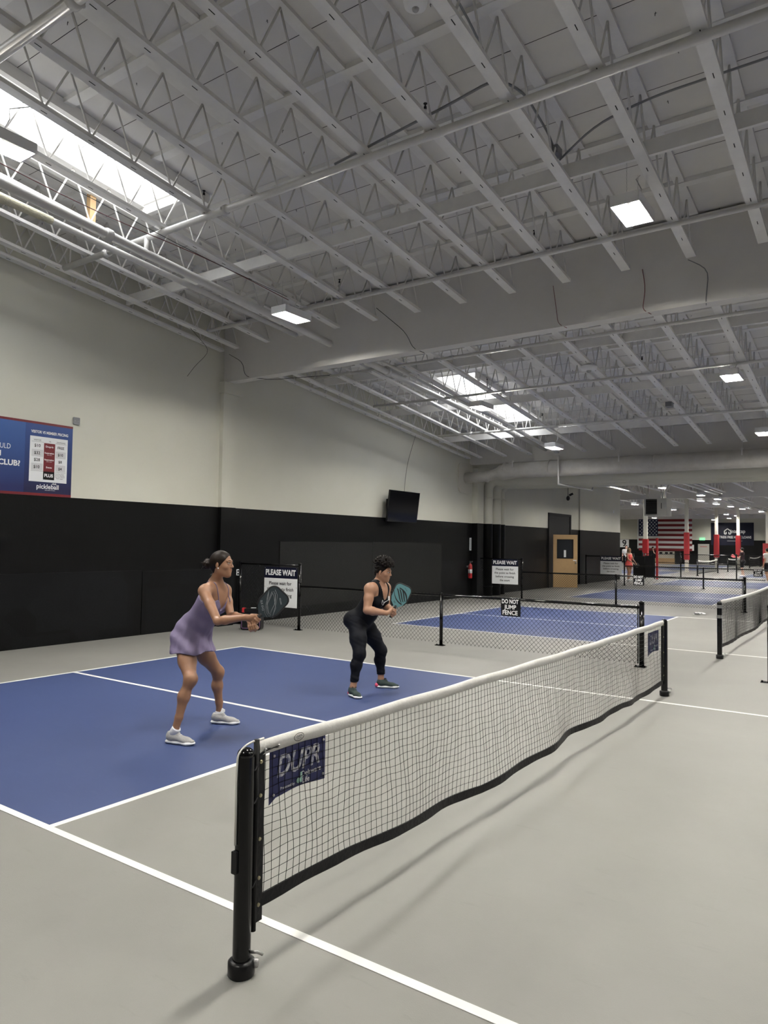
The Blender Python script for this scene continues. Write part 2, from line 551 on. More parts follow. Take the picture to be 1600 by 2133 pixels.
# girders
g = MB(); g.bx(XW, XR, 7.8, 8.03, 5.06, zd(8.03) - .02)
o = g.build('roof_girder', 'girder', loc=(-3.5, 7.9, 5.06)); tag(o, 'deep white laminated girder crossing the whole hall above the near fence', 'girder')
g = MB(); g.bx(XW, XR, 18.75, 18.98, 4.40, zd(18.9) - .02)
o = g.build('roof_girder', 'girder', loc=(-3.5, 18.86, 4.4)); tag(o, 'white laminated girder just behind the joist ends above the big round duct', 'girder')
for i, yy in enumerate((29.5, 40.0, 50.5, 61.0, 71.5)):
    g = MB(); g.bx(XW if yy < 35 else -30, XR, yy - .12, yy + .12, 4.45, FZ)
    o = g.build('roof_girder', 'girder', loc=(-6, yy, 4.4)); tag(o, 'white girder under the far hall roof, %s one beyond the round ducts' % ORD[i], 'girder')

# ------------------------------------------------------------------ open-web joists
JX = [0.055 + .865 * k for k in range(-10, 5)]
JX = [-9.03] + [x for x in JX if x > -8.8]
TOPN = 3.47
def joist(x, ya, yb, label, group):
    root = thing('roof_joist', (x, ya, zc(ya)), label, 'roof joist', group)
    m = MB(); W_ = .125
    slab(m, x - W_ / 2, x + W_ / 2, ya + .15, yb - .15, zc(ya + .15) + .0, zc(yb - .15) + .0, .045)
    # pin slots on the underside
    k0 = math.ceil((ya - TOPN) / .557)
    nodes = []
    k = k0
    while TOPN + .557 * k < yb - .1:
        nodes.append(TOPN + .557 * k); k += 1
    for yt in nodes:
        yy = yt + .2785
        if ya + .3 < yy < yb - .3:
            m.beam((x, yy - .035, zc(yy - .035) - .001), (x, yy + .035, zc(yy + .035) - .001), .008, .004, 1)
    m.build('bottom_chord', ['joist', 'hole'], root)
    m = MB(); slab(m, x - W_ / 2, x + W_ / 2, ya, yb, zd(ya) - .045, zd(yb) - .045, .043)
    m.build('top_chord', 'joist', root)
    zt = DECK - .045
    proto = {}
    def web(ya_, yb_, up):
        # linked copies of one tube mesh
        key = up
        a = Vector((x, ya_, zc(ya_) + (zt if not up else .04)))
        b = Vector((x, yb_, zc(yb_) + (zt if up else .04)))
        if WEB.get(key) is None:
            mm = MB(); mm.tube([(0, 0, 0), tuple(b - a)], .0125, 6)
            me = bpy.data.meshes.new('web_tube'); me.from_pydata(mm.v, [], mm.f)
            me.polygons.foreach_set('use_smooth', mm.sm)
            me.materials.append(MT['web']); WEB[key] = me
        o = bpy.data.objects.new('web_tube', WEB[key]); COL.objects.link(o); o.parent = root
        o.location = a - root.location
    for yt in nodes:
        if yt + .2785 < yb - .1: web(yt, yt + .2785, False)
        if yt - .2785 > ya + .1: web(yt - .2785, yt, True)
    return root
WEB = {}
for i, x in enumerate(JX):
    joist(x, -3.4, 7.78, 'white open-web roof joist in the near bay, %s from the left wall' % ORD[i], 'open-web joists of the near bay')
for i, x in enumerate(JX[:-2]):
    joist(x, 8.05, 18.6, 'white open-web roof joist in the bay beyond the big girder, %s from the left wall' % ORD[i], 'open-web joists of the second bay')
# far hall joists: chords with a zigzag between
k = 0
for x in [-13.2, -11.8, -10.4, -9.0, -7.6, -6.2, -4.8, -3.4, -2.0, -0.6, .8, 2.2]:
    m = MB(); y0 = 20.0 if x > XW else 36
    m.bx(x - .06, x + .06, y0, 74.9, 4.72, 4.77); m.bx(x - .06, x + .06, y0, 74.9, FZ - .05, FZ)
    yy = y0
    while yy < 60:
        m.beam((x, yy, 4.77), (x, yy + .45, FZ - .05), .03, .03); m.beam((x, yy + .45, FZ - .05), (x, yy + .9, 4.77), .03, .03); yy += .9
    o = m.build('roof_joist', 'joist', loc=(x, y0, 4.72))
    tag(o, 'long white roof joist over the far hall, %s from its left' % ORD[k], 'roof joist', 'joists of the far hall'); k += 1

# purlins under the deck (structure) and bridging planks through the webs
t = 30
for yy in [4.57 - 1.22 * q for q in range(6, -1, -1)] + [5.79, 7.0] + [8.6 + 1.22 * q for q in range(9)]:
    m = MB(); insky = any(a_[2] - .1 < yy < a_[3] + .1 for a_ in SKY)
    for (xa, xb) in (((XW, -7.04), (-5.74, 6)) if insky else ((XW, 6),)):
        m.bx(xa, xb, yy - .065, yy + .065, zd(yy) - .05, zd(yy) + .01)
    struct(m.build('trim_%d' % t, 'joist'), 'purlin under the roof deck'); t += 1
for yy, where in ((5.25, 'through the near bay joists'), (10.4, 'just beyond the big girder'), (13.2, 'in the middle of the second bay'), (16.3, 'near the far end of the second bay')):
    m = MB(); z = zc(yy) + .12
    m.beam((XW + .25, yy, z), (XR - 10, yy, z), .045, .17)
    o = m.build('bridging_plank', 'joist', loc=(-1.5, yy, z)); tag(o, 'white bridging plank threaded through the joist webs %s' % where, 'plank')

# plywood seams and protruding nails under the deck
m = MB()
for yy in [4.57 - 1.22 * q + .61 for q in range(6, -1, -1)] + [6.4] + [8.6 + 1.22 * q + .61 for q in range(8)]:
    m.beam((XW, yy, zd(yy) - .0005), (5.5, yy, zd(yy) - .0005), .006, .003)
m.build('deck_seams', 'hole', ceiling)
m = MB()
for k in range(420):
    x = rng.uniform(XW + .2, 4); yy = rng.uniform(0, 18.5)
    if -7.1 < x < -5.7 and (yy < 4.1 or 12.5 < yy < 16): continue
    z = zd(yy); m.tube([(x, yy, z), (x + rng.uniform(-.01, .01), yy, z - .035)], .003, 4); m.tube([(x - .012, yy, z - .012), (x + .012, yy, z - .012)], .002, 3)
o = m.build('protruding_nails', 'hole', ceiling); o['kind'] = 'stuff'

# ------------------------------------------------------------------ pipes
def pipe(name, pts, r, label, cat='pipe', m='pipe', n=12, couplings=(), group=None):
    root = thing(name, pts[0], label, cat, group)
    b = MB(); b.tube(pts, r, n); b.build('pipe_run', m, root)
    for c in couplings:
        c = Vector(c)
        a = (Vector(pts[-1]) - Vector(pts[0])).normalized()
        q = MB(); q.tube([c - a * .045, c + a * .045], r * 1.35, n); q.sphere(c + Vector((0, -r * 1.4, 0)), r * .4)
        q.sphere(c + Vector((0, r * 1.4, 0)), r * .4); q.build('coupling', m, root)
    return root
BR = [(0.79, -8.4, 5.8, .055, 'nearest the camera, cutting the upper left corner of the photo'), (3.72, -8.35, 5.8, .045, 'under the middle of the near bay'),
      (6.6, -8.3, 5.8, .03, 'under the near bay joists just before the big girder'), (9.65, -8.2, 5.0, .03, 'just beyond the big girder'),
      (12.0, -8.3, 5.0, .03, 'across the middle of the second bay'), (15.2, -8.3, 5.0, .03, 'across the far end of the second bay')]
for (yy, xa, xb, r, wh) in BR:
    z = zc(yy) - .02 - r
    root = pipe('sprinkler_branch_pipe', [(xa, yy, z), (xb, yy, z)], r, 'white sprinkler branch pipe %s' % wh,
                couplings=[(-4.75, yy, z), (-7.25, yy, z)] if yy > 3 else [(-3.4, yy, z)])
    # sprigs and heads
    for xh in (-8.2, -5.15, -1.75, 1.8):
        b = MB(); b.tube([(xh, yy, z), (xh, yy, z + .30)], .014, 6); b.build('sprig', 'pipe', root)
        b = MB(); b.lathe((xh, yy, z + .30), [(.016, 0), (.016, .03), (.009, .035), (.009, .055), (.022, .06), (.022, .064)], 8)
        b.build('sprinkler_head', 'plasticdark', root)
zm = lambda y: 6.03 - .0735 * y
mp = pipe('sprinkler_main_pipe', [(-6.3, -3, zm(-3)), (-6.3, 18.3, zm(18.3))], .062, 'thick white sprinkler main running lengthwise below the joists beside the skylights',
          couplings=[(-6.3, 3.1, zm(3.1)), (-6.3, 9.7, zm(9.7)), (-6.3, 16.0, zm(16.0))])
for yy in (3.72, 6.6, 9.65, 12.0, 15.2):
    b = MB(); b.tube([(-6.3, yy, zm(yy)), (-6.3, yy, zc(yy) - .04)], .045, 10); b.build('riser', 'pipe', mp)
b = MB(); pts = []
b.tube([(-6.62, -3, zm(-3) - .03), (-6.62, 7.2, zm(7.2) + .02)], .045, 10)
o = b.build('insulated_pipe', 'pipe', loc=(-6.62, 0, 5.9)); tag(o, 'second white pipe running beside the sprinkler main, wrapped at its near end', 'pipe')
b = MB(); b.tube([(-6.62, -3, zm(-3) - .04), (-6.62, 1.6, zm(1.6) - .02), (-6.62, 2.5, zm(2.5) - .0)], [.065, .065, .05], 12)
b.build('insulation_wrap', 'insul', o)
pipe('conduit_pipe', [(-6.05, 8.1, zm(8.1) + .02), (-6.05, 18.2, zm(18.2) + .02)], .03, 'slim white pipe running beside the main beyond the big girder')

pipe('sprinkler_main_pipe', [(-5.15, 24, 4.62), (-5.15, 74, 4.62)], .06, 'long white pipe running away from the camera under the far hall roof')
pipe('conduit_pipe', [(-4.95, 30, 4.68), (-4.95, 74, 4.68)], .04, 'thinner white pipe right of the long far hall pipe')

# ------------------------------------------------------------------ light fixtures
def fixture(x, y, z, label, group='linear ceiling lights', far=False, drop=.35):
    root = thing('ceiling_light', (x, y, z), label, 'ceiling light', group)
    m = MB()
    m.bevbox((x, y, z + .03), (.30, .58, .035), .02, mi=0)
    m.box((x, y, z + .062), (.12, .30, .03))
    for s_ in (-1, 1):
        m.box((x, y + s_ * .30, z - .015), (.31, .02, .116))
        m.box((x + s_ * .153, y, z - .016), (.008, .62, .118))
    m.box((x, y, z + .007), (.045, .56, .012))
    m.build('housing', 'lampwhite', root)
    for s_ in (-1, 1):
        q = MB(); q.box((x + s_ * .085, y, z + .004), (.11, .55, .008)); q.build('light_strip', 'strip', root)
    if not far:
        for s_ in (-1, 1):
            q = MB()
            p0 = Vector((x, y + s_ * .22, z + .05)); p1 = Vector((x, y + s_ * .22, z + drop + .12))
            L_ = int((p1 - p0).length / .02)
            for i in range(L_):
                a = p0.lerp(p1, i / L_); b_ = p0.lerp(p1, (i + 1) / L_)
                d = Vector((.004, 0, 0)) if i % 2 else Vector((0, .004, 0))
                q.tube([a - d, b_ - d], .0012, 3); q.tube([a + d, b_ + d], .0012, 3)
            q.build('chain', 'steel', root)
        q = MB(); q.tube([(x + .03, y, z + .06), (x + .09, y + .04, z + .2), (x + .02, y + .07, z + drop), (x, y + .3, z + drop + .15)], .006, 5)
        q.build('power_cord', 'pipe', root)
    else:
        q = MB(); q.tube([(x, y - .2, z + .05), (x, y - .2, FZ if y > YV else zc(y))], .006, 4); q.tube([(x, y + .2, z + .05), (x, y + .2, FZ if y > YV else zc(y))], .006, 4)
        q.build('chain', 'steel', root)
    return root
near = [(-.12, 5.48, 5.52, 'lit twin-strip ceiling light hanging before the big girder, upper right of the photo'),
        (-5.71, 6.07, 5.46, 'lit twin-strip ceiling light close to the sprinkler main before the big girder'),
        (-.11, 11.88, 4.95, 'lit ceiling light hanging at the right in the second bay'),
        (-5.33, 12.08, 4.92, 'lit ceiling light hanging under the second skylight'),
        (-5.13, 16.0, 4.45, 'lit ceiling light hanging low before the round duct'),
        (-.07, 16.0, 4.46, 'lit ceiling light at the right edge above the round duct'),
        (-5.45, 1.24, 5.95, 'lit ceiling light at the left edge under the near skylight'),
        (-.1, 1.3, 5.95, 'ceiling light straight above the near court, out of the photo'),
        (5.2, 5.5, 5.52, 'ceiling light to the right of the camera, out of the photo'),
        (5.2, 1.3, 5.95, 'ceiling light right above the camera side, out of the photo'),
        (-.1, -4.5, 6.4, 'ceiling light behind the camera, out of the photo'),
        (-5.4, -4.5, 6.4, 'ceiling light behind the camera on the left, out of the photo'),
        (5.2, 11.9, 4.9, 'ceiling light over the right courts, out of the photo'),
        (5.2, 16.0, 4.46, 'ceiling light over the far right court, out of the photo'),
        (10.5, 3, 5.6, 'ceiling light over the right side of the hall, out of the photo'),
        (10.5, 12, 4.9, 'ceiling light over the right side further on, out of the photo')]
for a in near: fixture(*a)
farl = [(-5.8, 30.7), (-5.3, 36.2), (-5.1, 39.6), (-6.2, 40.9), (-6.0, 44.4), (-10.5, 43.3), (-9.9, 50.8), (-5.7, 47.6), (-5.5, 50.9), (-4.9, 55.4), (-7.9, 59.6), (-7.6, 62.5),
        (-.2, 25), (-.2, 31), (.3, 37), (.3, 43), (-.5, 50), (-15, 48), (-16, 57), (-15, 66), (-9, 68), (-3, 68), (5, 28), (5, 40), (5, 55), (-20, 62), (-5.5, 24.6), (-21, 70), (-11, 72)]  # this row: hardly visible lamps, added to help light the far hall
for i, (x, y) in enumerate(farl):
    seen = i < 12
    row = sorted(range(12), key=lambda j: farl[j][1]).index(i) if seen else 0
    fixture(x, y, 4.42, ('small lit ceiling light in the far hall, %s counting away from the camera' % ORD[row]) if seen
            else 'ceiling light added to help light the far hall, %s one from the near end' % ORD[sorted(range(12, len(farl)), key=lambda j: farl[j][1]).index(i)], 'far hall middle lights' if seen else 'added far hall lights', True)

# ------------------------------------------------------------------ ducts
def arc_pts(pts, n=6):
    """rounded polyline through given control points (quadratic corners)"""
    pts = [Vector(p) for p in pts]; out = [pts[0]]
    for i in range(1, len(pts) - 1):
        a, b, c = pts[i - 1], pts[i], pts[i + 1]
        r = min((a - b).length, (c - b).length) * .45
        p = b + (a - b).normalized() * r; q = b + (c - b).normalized() * r
        for k in range(n + 1):
            t_ = k / n
            out.append(p * (1 - t_) ** 2 + b * 2 * t_ * (1 - t_) + q * t_ ** 2)
    out.append(pts[-1]); return out
root = thing('round_duct', (-3, 18.45, 4.1), 'large dented round duct spanning the hall below the second girder, nearest of three', 'duct')
m = MB(); m.tube(arc_pts([(XW + .02, 18.4, 3.93), (-8.4, 18.4, 3.93), (-7.6, 18.45, 4.10), (XR - .1, 18.45, 4.14)]), [.17] * 2 + [.17] * 6 + [.19] + [.25] * 7, 24); m.build('duct_body', 'duct', root)
for x, r in ((-8.35, .18), (-7.7, .26), (-6.2, .258), (-3.1, .258), (-.2, .258)):
    m = MB(); zz = 3.93 if x < -8.2 else 4.12
    m.tube([(x - .02, 18.45, zz), (x + .02, 18.45, zz)], r, 24); m.build('duct_joint_ring', 'duct', root)
for x in (-7.35, -4.05, -.85, 2.4):
    m = MB(); m.box((x, 18.19, 4.28), (.035, .01, .2)); m.box((x, 18.22, 4.37), (.04, .08, .02)); m.tube([(x, 18.25, 4.37), (x, 18.3, 4.6)], .008, 5)
    m.build('hanger_strap', 'pipe', root)
m = MB(); m.bevbox((XW + .02, 18.4, 3.92), (.05, .95, 1.0), .2, mi=0, ax=0)
m.build('wall_collar', 'cream', root)
for i, (yy, r, rv, tz, wh) in enumerate(((19.74, .22, .17, 3.94, 'nearest of three'), (20.25, .22, .20, 3.90, 'middle of three'), (20.78, .20, .16, 3.88, 'furthest of three'))):
    x = XW + .02 + rv
    pts = arc_pts([(x, yy, 0), (x, yy, tz), (x + .9, yy, tz), (XR - .1, yy, tz + .03)], 8)
    m = MB(); m.tube(pts, [rv] * (len(pts) - 11) + [(rv + r) / 2] * 4 + [r] * 7, 20)
    o = m.build('round_duct', 'wall', loc=(x, yy, 0))
    tag(o, 'fat two-tone pipe rising up the left wall then crossing the hall, %s' % wh, 'duct', 'vertical pipes by the wooden door')
    for zz, k in ((3.33, 1.05), (.31, 1.08)):
        q = MB(); q.tube([(x, yy, zz - .03), (x, yy, zz + .03)], rv * k, 20); q.build('pipe_collar', 'wall', o)
# hanger and gas line
root = thing('gas_pipe', (-5.85, 18.1, 3.8), 'thin white pipe dropping over the round duct and running into the far hall', 'pipe')
m = MB(); m.tube([(-5.83, 18.12, 4.45), (-5.83, 18.12, 3.60), (-5.83, 21.2, 3.60), (-5.83, 21.4, 3.86), (-5.83, 27.5, 3.86)], .028, 8); m.tube([(-5.83, 27.5, 3.86), (-5.83, 27.5, 4.1)], .03, 8); m.build('pipe_run', 'pipe', root)
m = MB(); m.bx(-5.80, -5.76, 22.0, 22.05, 3.86, 5.2); m.build('hanger', 'pipe', root)

# ------------------------------------------------------------------ wires, conduit, detectors
def wire(name, pts, r, m, label, cat='cable'):
    b = MB(); b.tube(arc_pts(pts, 3) if len(pts) > 2 else pts, r, 5)
    return tag(b.build(name, m, loc=pts[0]), label, cat)
wire('cable', [(-1.94, 7.77, 5.7), (-1.90, 7.78, 5.4), (-1.86, 7.77, 5.1), (-1.75, 7.85, 5.04)], .004, 'redwire', 'thin red wire hanging down the girder face left of the paired wires')
wire('cable', [(-.62, 7.77, 5.68), (-.58, 7.78, 5.4), (-.62, 7.77, 5.1), (-.52, 7.85, 5.04)], .005, 'redwire', 'paired dark red wire hanging down the girder face')
wire('cable', [(.02, 7.6, 5.62), (.25, 7.77, 5.5), (.21, 7.77, 5.1), (.2, 7.85, 5.04)], .007, 'greymetal', 'grey cable down the girder face at the right')
wire('cable', [(-4.9, 7.3, 5.75), (-4.6, 7.77, 5.4), (-4.45, 7.77, 5.1), (-4.3, 7.9, 5.03)], .005, 'blackmatte', 'black wire down the girder left of the red wires')
wire('cable', [(-6.0, -1, 6.2), (-5.95, 2.5, 5.86), (-5.98, 4.6, 5.9), (-5.9, 6.2, 5.75)], .006, 'redwire', 'dark red cable draped along the joist beside the skylight')
wire('cable', [(-5.9, -1, 6.25), (-5.85, 2.7, 5.95), (-5.8, 4.2, 5.8), (-5.75, 6.0, 5.72)], .004, 'blackmatte', 'thin black cable draped beside the skylight')
wire('cable', [(-8.595, 6.4, zc(6.4) + .01), (-8.9, 7.2, 5.55), (-9.0, 6.9, 5.2), (-8.98, 6.7, 4.95)], .004, 'blackmatte', 'loose black wire dangling before the left wall')
wire('cable', [(-8.9, 7.7, 5.6), (-8.55, 7.76, 5.4), (-8.5, 7.76, 5.1), (-8.0, 8.0, 5.02), (-7.2, 8.9, 5.2)], .005, 'blackmatte', 'black wire looping under the left end of the big girder')
wire('cable', [(-9.0, 15.1, 4.9), (-9.1, 14.8, 4.0), (-9.05, 14.6, 3.2)], .004, 'blackmatte', 'black cable hanging down the wall to the television', )
root = thing('electrical_conduit', (-.85, 5.1, 6.0), 'grey conduit run with a square junction box hanging off a joist at the upper right', 'conduit')
m = MB(); m.bevbox((-.86, 5.02, 6.16), (.15, .15, .09), .01); m.build('junction_box', 'greymetal', root)
m = MB(); m.tube(arc_pts([(-.86, 5.1, 6.14), (-.86, 4.9, 6.3), (-.86, 4.2, 6.42), (-1.0, 3.85, 6.42), (-1.5, 3.8, 6.3), (-3.0, 3.78, 6.10)], 5), .014, 6)
m.tube(arc_pts([(-.82, 5.1, 6.10), (-.4, 5.0, 6.3), (.2, 4.85, 6.32), (3.4, 4.8, 6.32)], 4), .012, 6)
m.tube(arc_pts([(-1.0, 3.85, 6.42), (-.96, 3.0, 6.66), (-.98, 1.5, 6.82), (-1.0, -1, 7.0)], 4), .012, 6)
m.build('conduit_run', 'greymetal', root)
def round_det(x, y, z, r, label):
    m = MB(); m.lathe((x, y, z), [(r * .5, 0), (r * .9, .02), (r, .06), (r, .09), (r * .8, .1)], 24)
    o = m.build('smoke_detector', 'lampwhite', loc=(x, y, z)); tag(o, label, 'detector')
    q = MB(); q.sphere((x, y, z), r * .3); q.build('sensor', 'steel', o)
round_det(-.93, 2.23, 6.07, .10, 'white round detector under a joist at the very top of the photo')
round_det(-2.55, 11.2, 5.18, .16, 'white round speaker-like disc under a joist in the second bay')
m = MB(); m.bevbox((-1.74, 14.2, 4.93), (.14, .2, .1), .02)
tag(m.build('junction_box', 'greymetal', loc=(-1.74, 14.2, 4.9)), 'grey box under a joist in the second bay', 'junction box')

# timber post under the skylight
m = MB(); m.box((-7.1, 3.35, 6.55), (.09, .09, .62)); tag(m.build('timber_strut', 'tan', loc=(-7.1, 3.35, 6.2)), 'raw unpainted timber strut below the near skylight', 'timber')

# ------------------------------------------------------------------ banner and fittings on the left wall
def rib(y): return Vector((XW + .02, y, 0))
root = thing('wall_banner', (XW + .01, 3.0, 2.45), 'blue price banner with red edges hung above the black band at the left edge', 'banner')
m = MB(); m.bx(XW + .004, XW + .010, 1.2, 4.435, 2.45, 3.652)
def print_gradient(name, low, high):
    # printed blue that runs from dark at the foot to lighter at the head of the banner
    mm = mat(name, low, 0.4); nt = mm.node_tree
    tc = node(nt, 'ShaderNodeTexCoord'); sp = node(nt, 'ShaderNodeSeparateXYZ'); nt.links.new(tc.outputs['Object'], sp.inputs[0])
    r = node(nt, 'ShaderNodeValToRGB'); r.color_ramp.elements[0].position = .1; r.color_ramp.elements[1].position = 1.0
    r.color_ramp.elements[0].color = (*low, 1); r.color_ramp.elements[1].color = (*high, 1)
    dv = node(nt, 'ShaderNodeMath', operation='DIVIDE'); dv.inputs[1].default_value = 1.2
    nt.links.new(sp.outputs['Z'], dv.inputs[0]); nt.links.new(dv.outputs[0], r.inputs['Fac']); nt.links.new(r.outputs['Color'], nt.nodes['Principled BSDF'].inputs['Base Color'])
    return mm
MT['bannerblue'] = print_gradient('banner_blue', (0.016, 0.022, 0.10), (0.045, 0.12, 0.36))
MT['bannerred'] = mat('banner_red', (0.16, 0.014, 0.02), 0.4)
m.build('cloth', 'bannerblue', root)
m = MB(); m.bx(XW + .010, XW + .012, 3.623, 4.435, 2.49, 3.615); m.build('right_panel', print_gradient('banner_navy', (0.012, 0.012, 0.055), (0.03, 0.075, 0.26)), root)
m = MB(); m.bx(XW + .010, XW + .014, 1.2, 4.435, 3.615, 3.652); m.build('top_red_band', 'bannerred', root)
m = MB(); m.bx(XW + .010, XW + .014, 1.2, 4.435, 2.45, 2.492); m.build('bottom_red_band', 'bannerred', root)
X = XW + .013
m = MB(); m.bx(X - .001, X + .001, 3.699, 4.348, 2.678, 3.413); m.build('price_sheet', 'white', root)
m = MB(); m.bx(X, X + .002, 3.935, 4.127, 2.852, 3.317); m.build('red_column', 'bannerred', root)
m = MB(); m.bx(X, X + .002, 3.935, 4.127, 2.718, 2.852); m.build('plus_box', 'plasticdark', root)
m = MB()
for (a, b, c, d) in ((3.73, 3.925, 3.085, 3.20), (3.73, 3.925, 2.865, 2.975), (4.14, 4.32, 3.085, 3.20), (4.14, 4.32, 2.865, 2.975)):
    m.bx(X, X + .0015, a, b, c, d)
m.build('shaded_rows', mat('pale_grey_print', (0.62, 0.62, 0.63), 0.6), root)
R_, U_ = (0, 1, 0), (0, 0, 1)
def btext(name, items, mt):
    m = MB()
    for (s_, y, z, sz, bold, kw) in items:
        text_mb(m, s_, (X + .003, y, z), R_, U_, sz, bold, depth=.001, **kw)
    m.build(name, mt, root)
btext('white_lettering', [('ULD', 3.305, 3.195, .115, 0, dict(width=.165)), ('N', 3.20, 3.075, .115, .004, {}), ('CLUB?', 3.375, 2.94, .12, .004, dict(width=.345)),
      ('VISITOR VS MEMBER PRICING', 4.03, 3.484, .062, .002, dict(width=.64)), ('Drop-In', 4.03, 3.26, .042, .001, {}), ('Reservation', 4.03, 3.155, .034, .001, {}),
      ('(after 4pm)', 4.03, 3.125, .018, 0, {}), ('Reservation', 4.03, 3.045, .034, .001, {}), ('(before 4pm)', 4.03, 3.015, .018, 0, {}), ('Events', 4.03, 2.92, .038, .001, {}), ('PLUS', 4.03, 2.785, .07, .003, {}),
      ('pickleball', 4.02, 2.60, .105, .002, dict(width=.38)), ('club', 4.13, 2.655, .045, .001, {}), ('WELCOME TO PLAY', 4.06, 2.545, .02, 0, {})], 'letters')
btext('black_lettering', [('VISITOR', 3.822, 3.352, .035, 0, {}), ('VS', 4.034, 3.346, .032, 0, {}), ('DIAMOND', 4.231, 3.348, .033, 0, {}),
      ('$10', 3.823, 3.262, .068, .001, {}), ('$32', 3.822, 3.142, .068, .001, {}), ('$28', 3.822, 3.03, .068, .001, {}), ('$10', 3.819, 2.915, .068, .001, {}),
      ('FREE', 4.228, 3.259, .058, .001, {}), ('$10', 4.224, 3.144, .062, .001, {}), ('$8', 4.222, 3.027, .062, .001, {}), ('$4', 4.223, 2.911, .062, .001, {}),
      ('One Free Guest', 4.22, 2.825, .024, 0, {}), ('Advance Booking', 4.22, 2.80, .024, 0, {}), ('Free Court Rental', 4.22, 2.775, .024, 0, {}), ('With League', 4.22, 2.75, .024, 0, {})], 'blackletters')
m = MB()
for z in (3.325, 2.85): m.bx(X + .002, X + .003, 3.725, 3.93, z, z + .003); m.bx(X + .002, X + .003, 4.135, 4.325, z, z + .003)
m.build('table_rules', 'blackletters', root)

def plate(name, y, z, wy, wz, mt, label, cat, parts=()):
    m = MB(); m.bevbox((XW + .024, y, z), (.012, wy, wz), .008, ax=0)
    o = m.build(name, mt, loc=(XW + .02, y, z)); tag(o, label, cat)
    for (pn, dy, dz, a, b, pm) in parts:
        q = MB(); q.bx(XW + .030, XW + .033, y + dy - a / 2, y + dy + a / 2, z + dz - b / 2, z + dz + b / 2); q.build(pn, pm, o)
    return o
plate('cover_plate', 4.49, 3.76, .12, .12, 'greymetal', 'square grey cover plate on the pale wall right of the banner', 'plate', [('screw', -.03, 0, .01, .01, 'steel'), ('screw', .03, 0, .01, .01, 'steel')])
plate('power_outlet', 8.30, 1.09, .08, .13, 'white', 'white power outlet on the black wall behind the first player', 'outlet', [('socket', 0, .03, .04, .035, 'plasticdark'), ('socket', 0, -.03, .04, .035, 'plasticdark')])
plate('thermometer_strip', 18.80, 1.75, .12, .42, 'white', 'narrow white notice strip on the black wall near the vertical pipes', 'notice', [('print', 0, 0, .05, .36, 'greyletters')])
plate('cover_plate', 34.4, 3.5, .12, .14, 'white', 'small white plate high on the wall beyond the wooden door', 'plate')

# television
root = thing('television', (XW, 14.3, 2.78), 'large black wall television tilted downward above the black band', 'television')
TR = Matrix.Rotation(math.radians(7), 3, 'Y') @ Matrix.Rotation(math.radians(-1), 3, 'Z')
tc_ = Vector((XW + .28, 14.29, 2.77))
m = MB(); m.box(tc_, (.05, 1.48, .87), TR); m.build('casing', 'plasticdark', root)
m = MB(); m.box(tc_ + TR @ Vector((.0265, 0, .004)), (.003, 1.45, .84), TR); m.build('screen', 'screen', root)
m = MB(); m.box((XW + .03, 14.1, 2.75), (.04, .5, .45)); m.box((XW + .13, 14.1, 2.80), (.2, .06, .06)); m.box((XW + .13, 14.1, 2.65), (.2, .05, .05)); m.build('wall_bracket', 'plasticdark', root)

# fire extinguisher
root = thing('fire_extinguisher', (XW + .12, 18.62, .62), 'red fire extinguisher hung on the black wall before the vertical pipes', 'fire extinguisher')
c = (XW + .12, 18.62, .62)
m = MB(); m.lathe(c, [(.05, 0), (.065, .02), (.068, .06), (.068, .40), (.055, .45), (.022, .48), (.022, .50)], 18); m.build('cylinder', 'redpaint', root)
m = MB(); m.lathe((c[0], c[1], c[2] + .17), [(.0695, 0), (.0695, .13)], 18); m.build('label_band', 'white', root)
m = MB(); m.lathe((c[0], c[1], c[2] + .50), [(.02, 0), (.02, .04)], 10); m.box((c[0] + .03, c[1], c[2] + .565), (.12, .02, .012)); m.box((c[0] + .03, c[1], c[2] + .535), (.1, .02, .01)); m.build('valve_handle', 'steel', root)
m = MB(); m.bx(XW + .0, XW + .06, c[1] - .03, c[1] + .03, c[2] + .36, c[2] + .42); m.build('wall_bracket', 'steel', root)
m = MB(); m.tube(arc_pts([(c[0], c[1] - .02, c[2] + .52), (c[0] + .02, c[1] - .12, c[2] + .46), (c[0] + .03, c[1] - .09, c[2] + .2), (c[0] + .03, c[1] - .075, c[2] + .08)], 5), .01, 6); m.build('hose', 'plasticdark', root)

# security camera on a drop wire
root = thing('security_camera', (XW + .2, 27.4, 4.0), 'small black security camera hanging on a wire above the wooden door', 'camera')
m = MB(); m.tube([(XW + .2, 27.4, 5.3), (XW + .2, 27.4, 3.85)], .012, 5); m.build('drop_wire', 'plasticdark', root)
m = MB(); m.sphere((XW + .2, 27.4, 3.78), (.08, .08, .11), n=14, m=8); m.build('dome', 'plasticdark', root)
m = MB(); m.tube([(XW + .25, 27.4, 3.9), (XW + .40, 27.45, 3.98)], .05, 12); m.build('barrel', 'plasticdark', root)

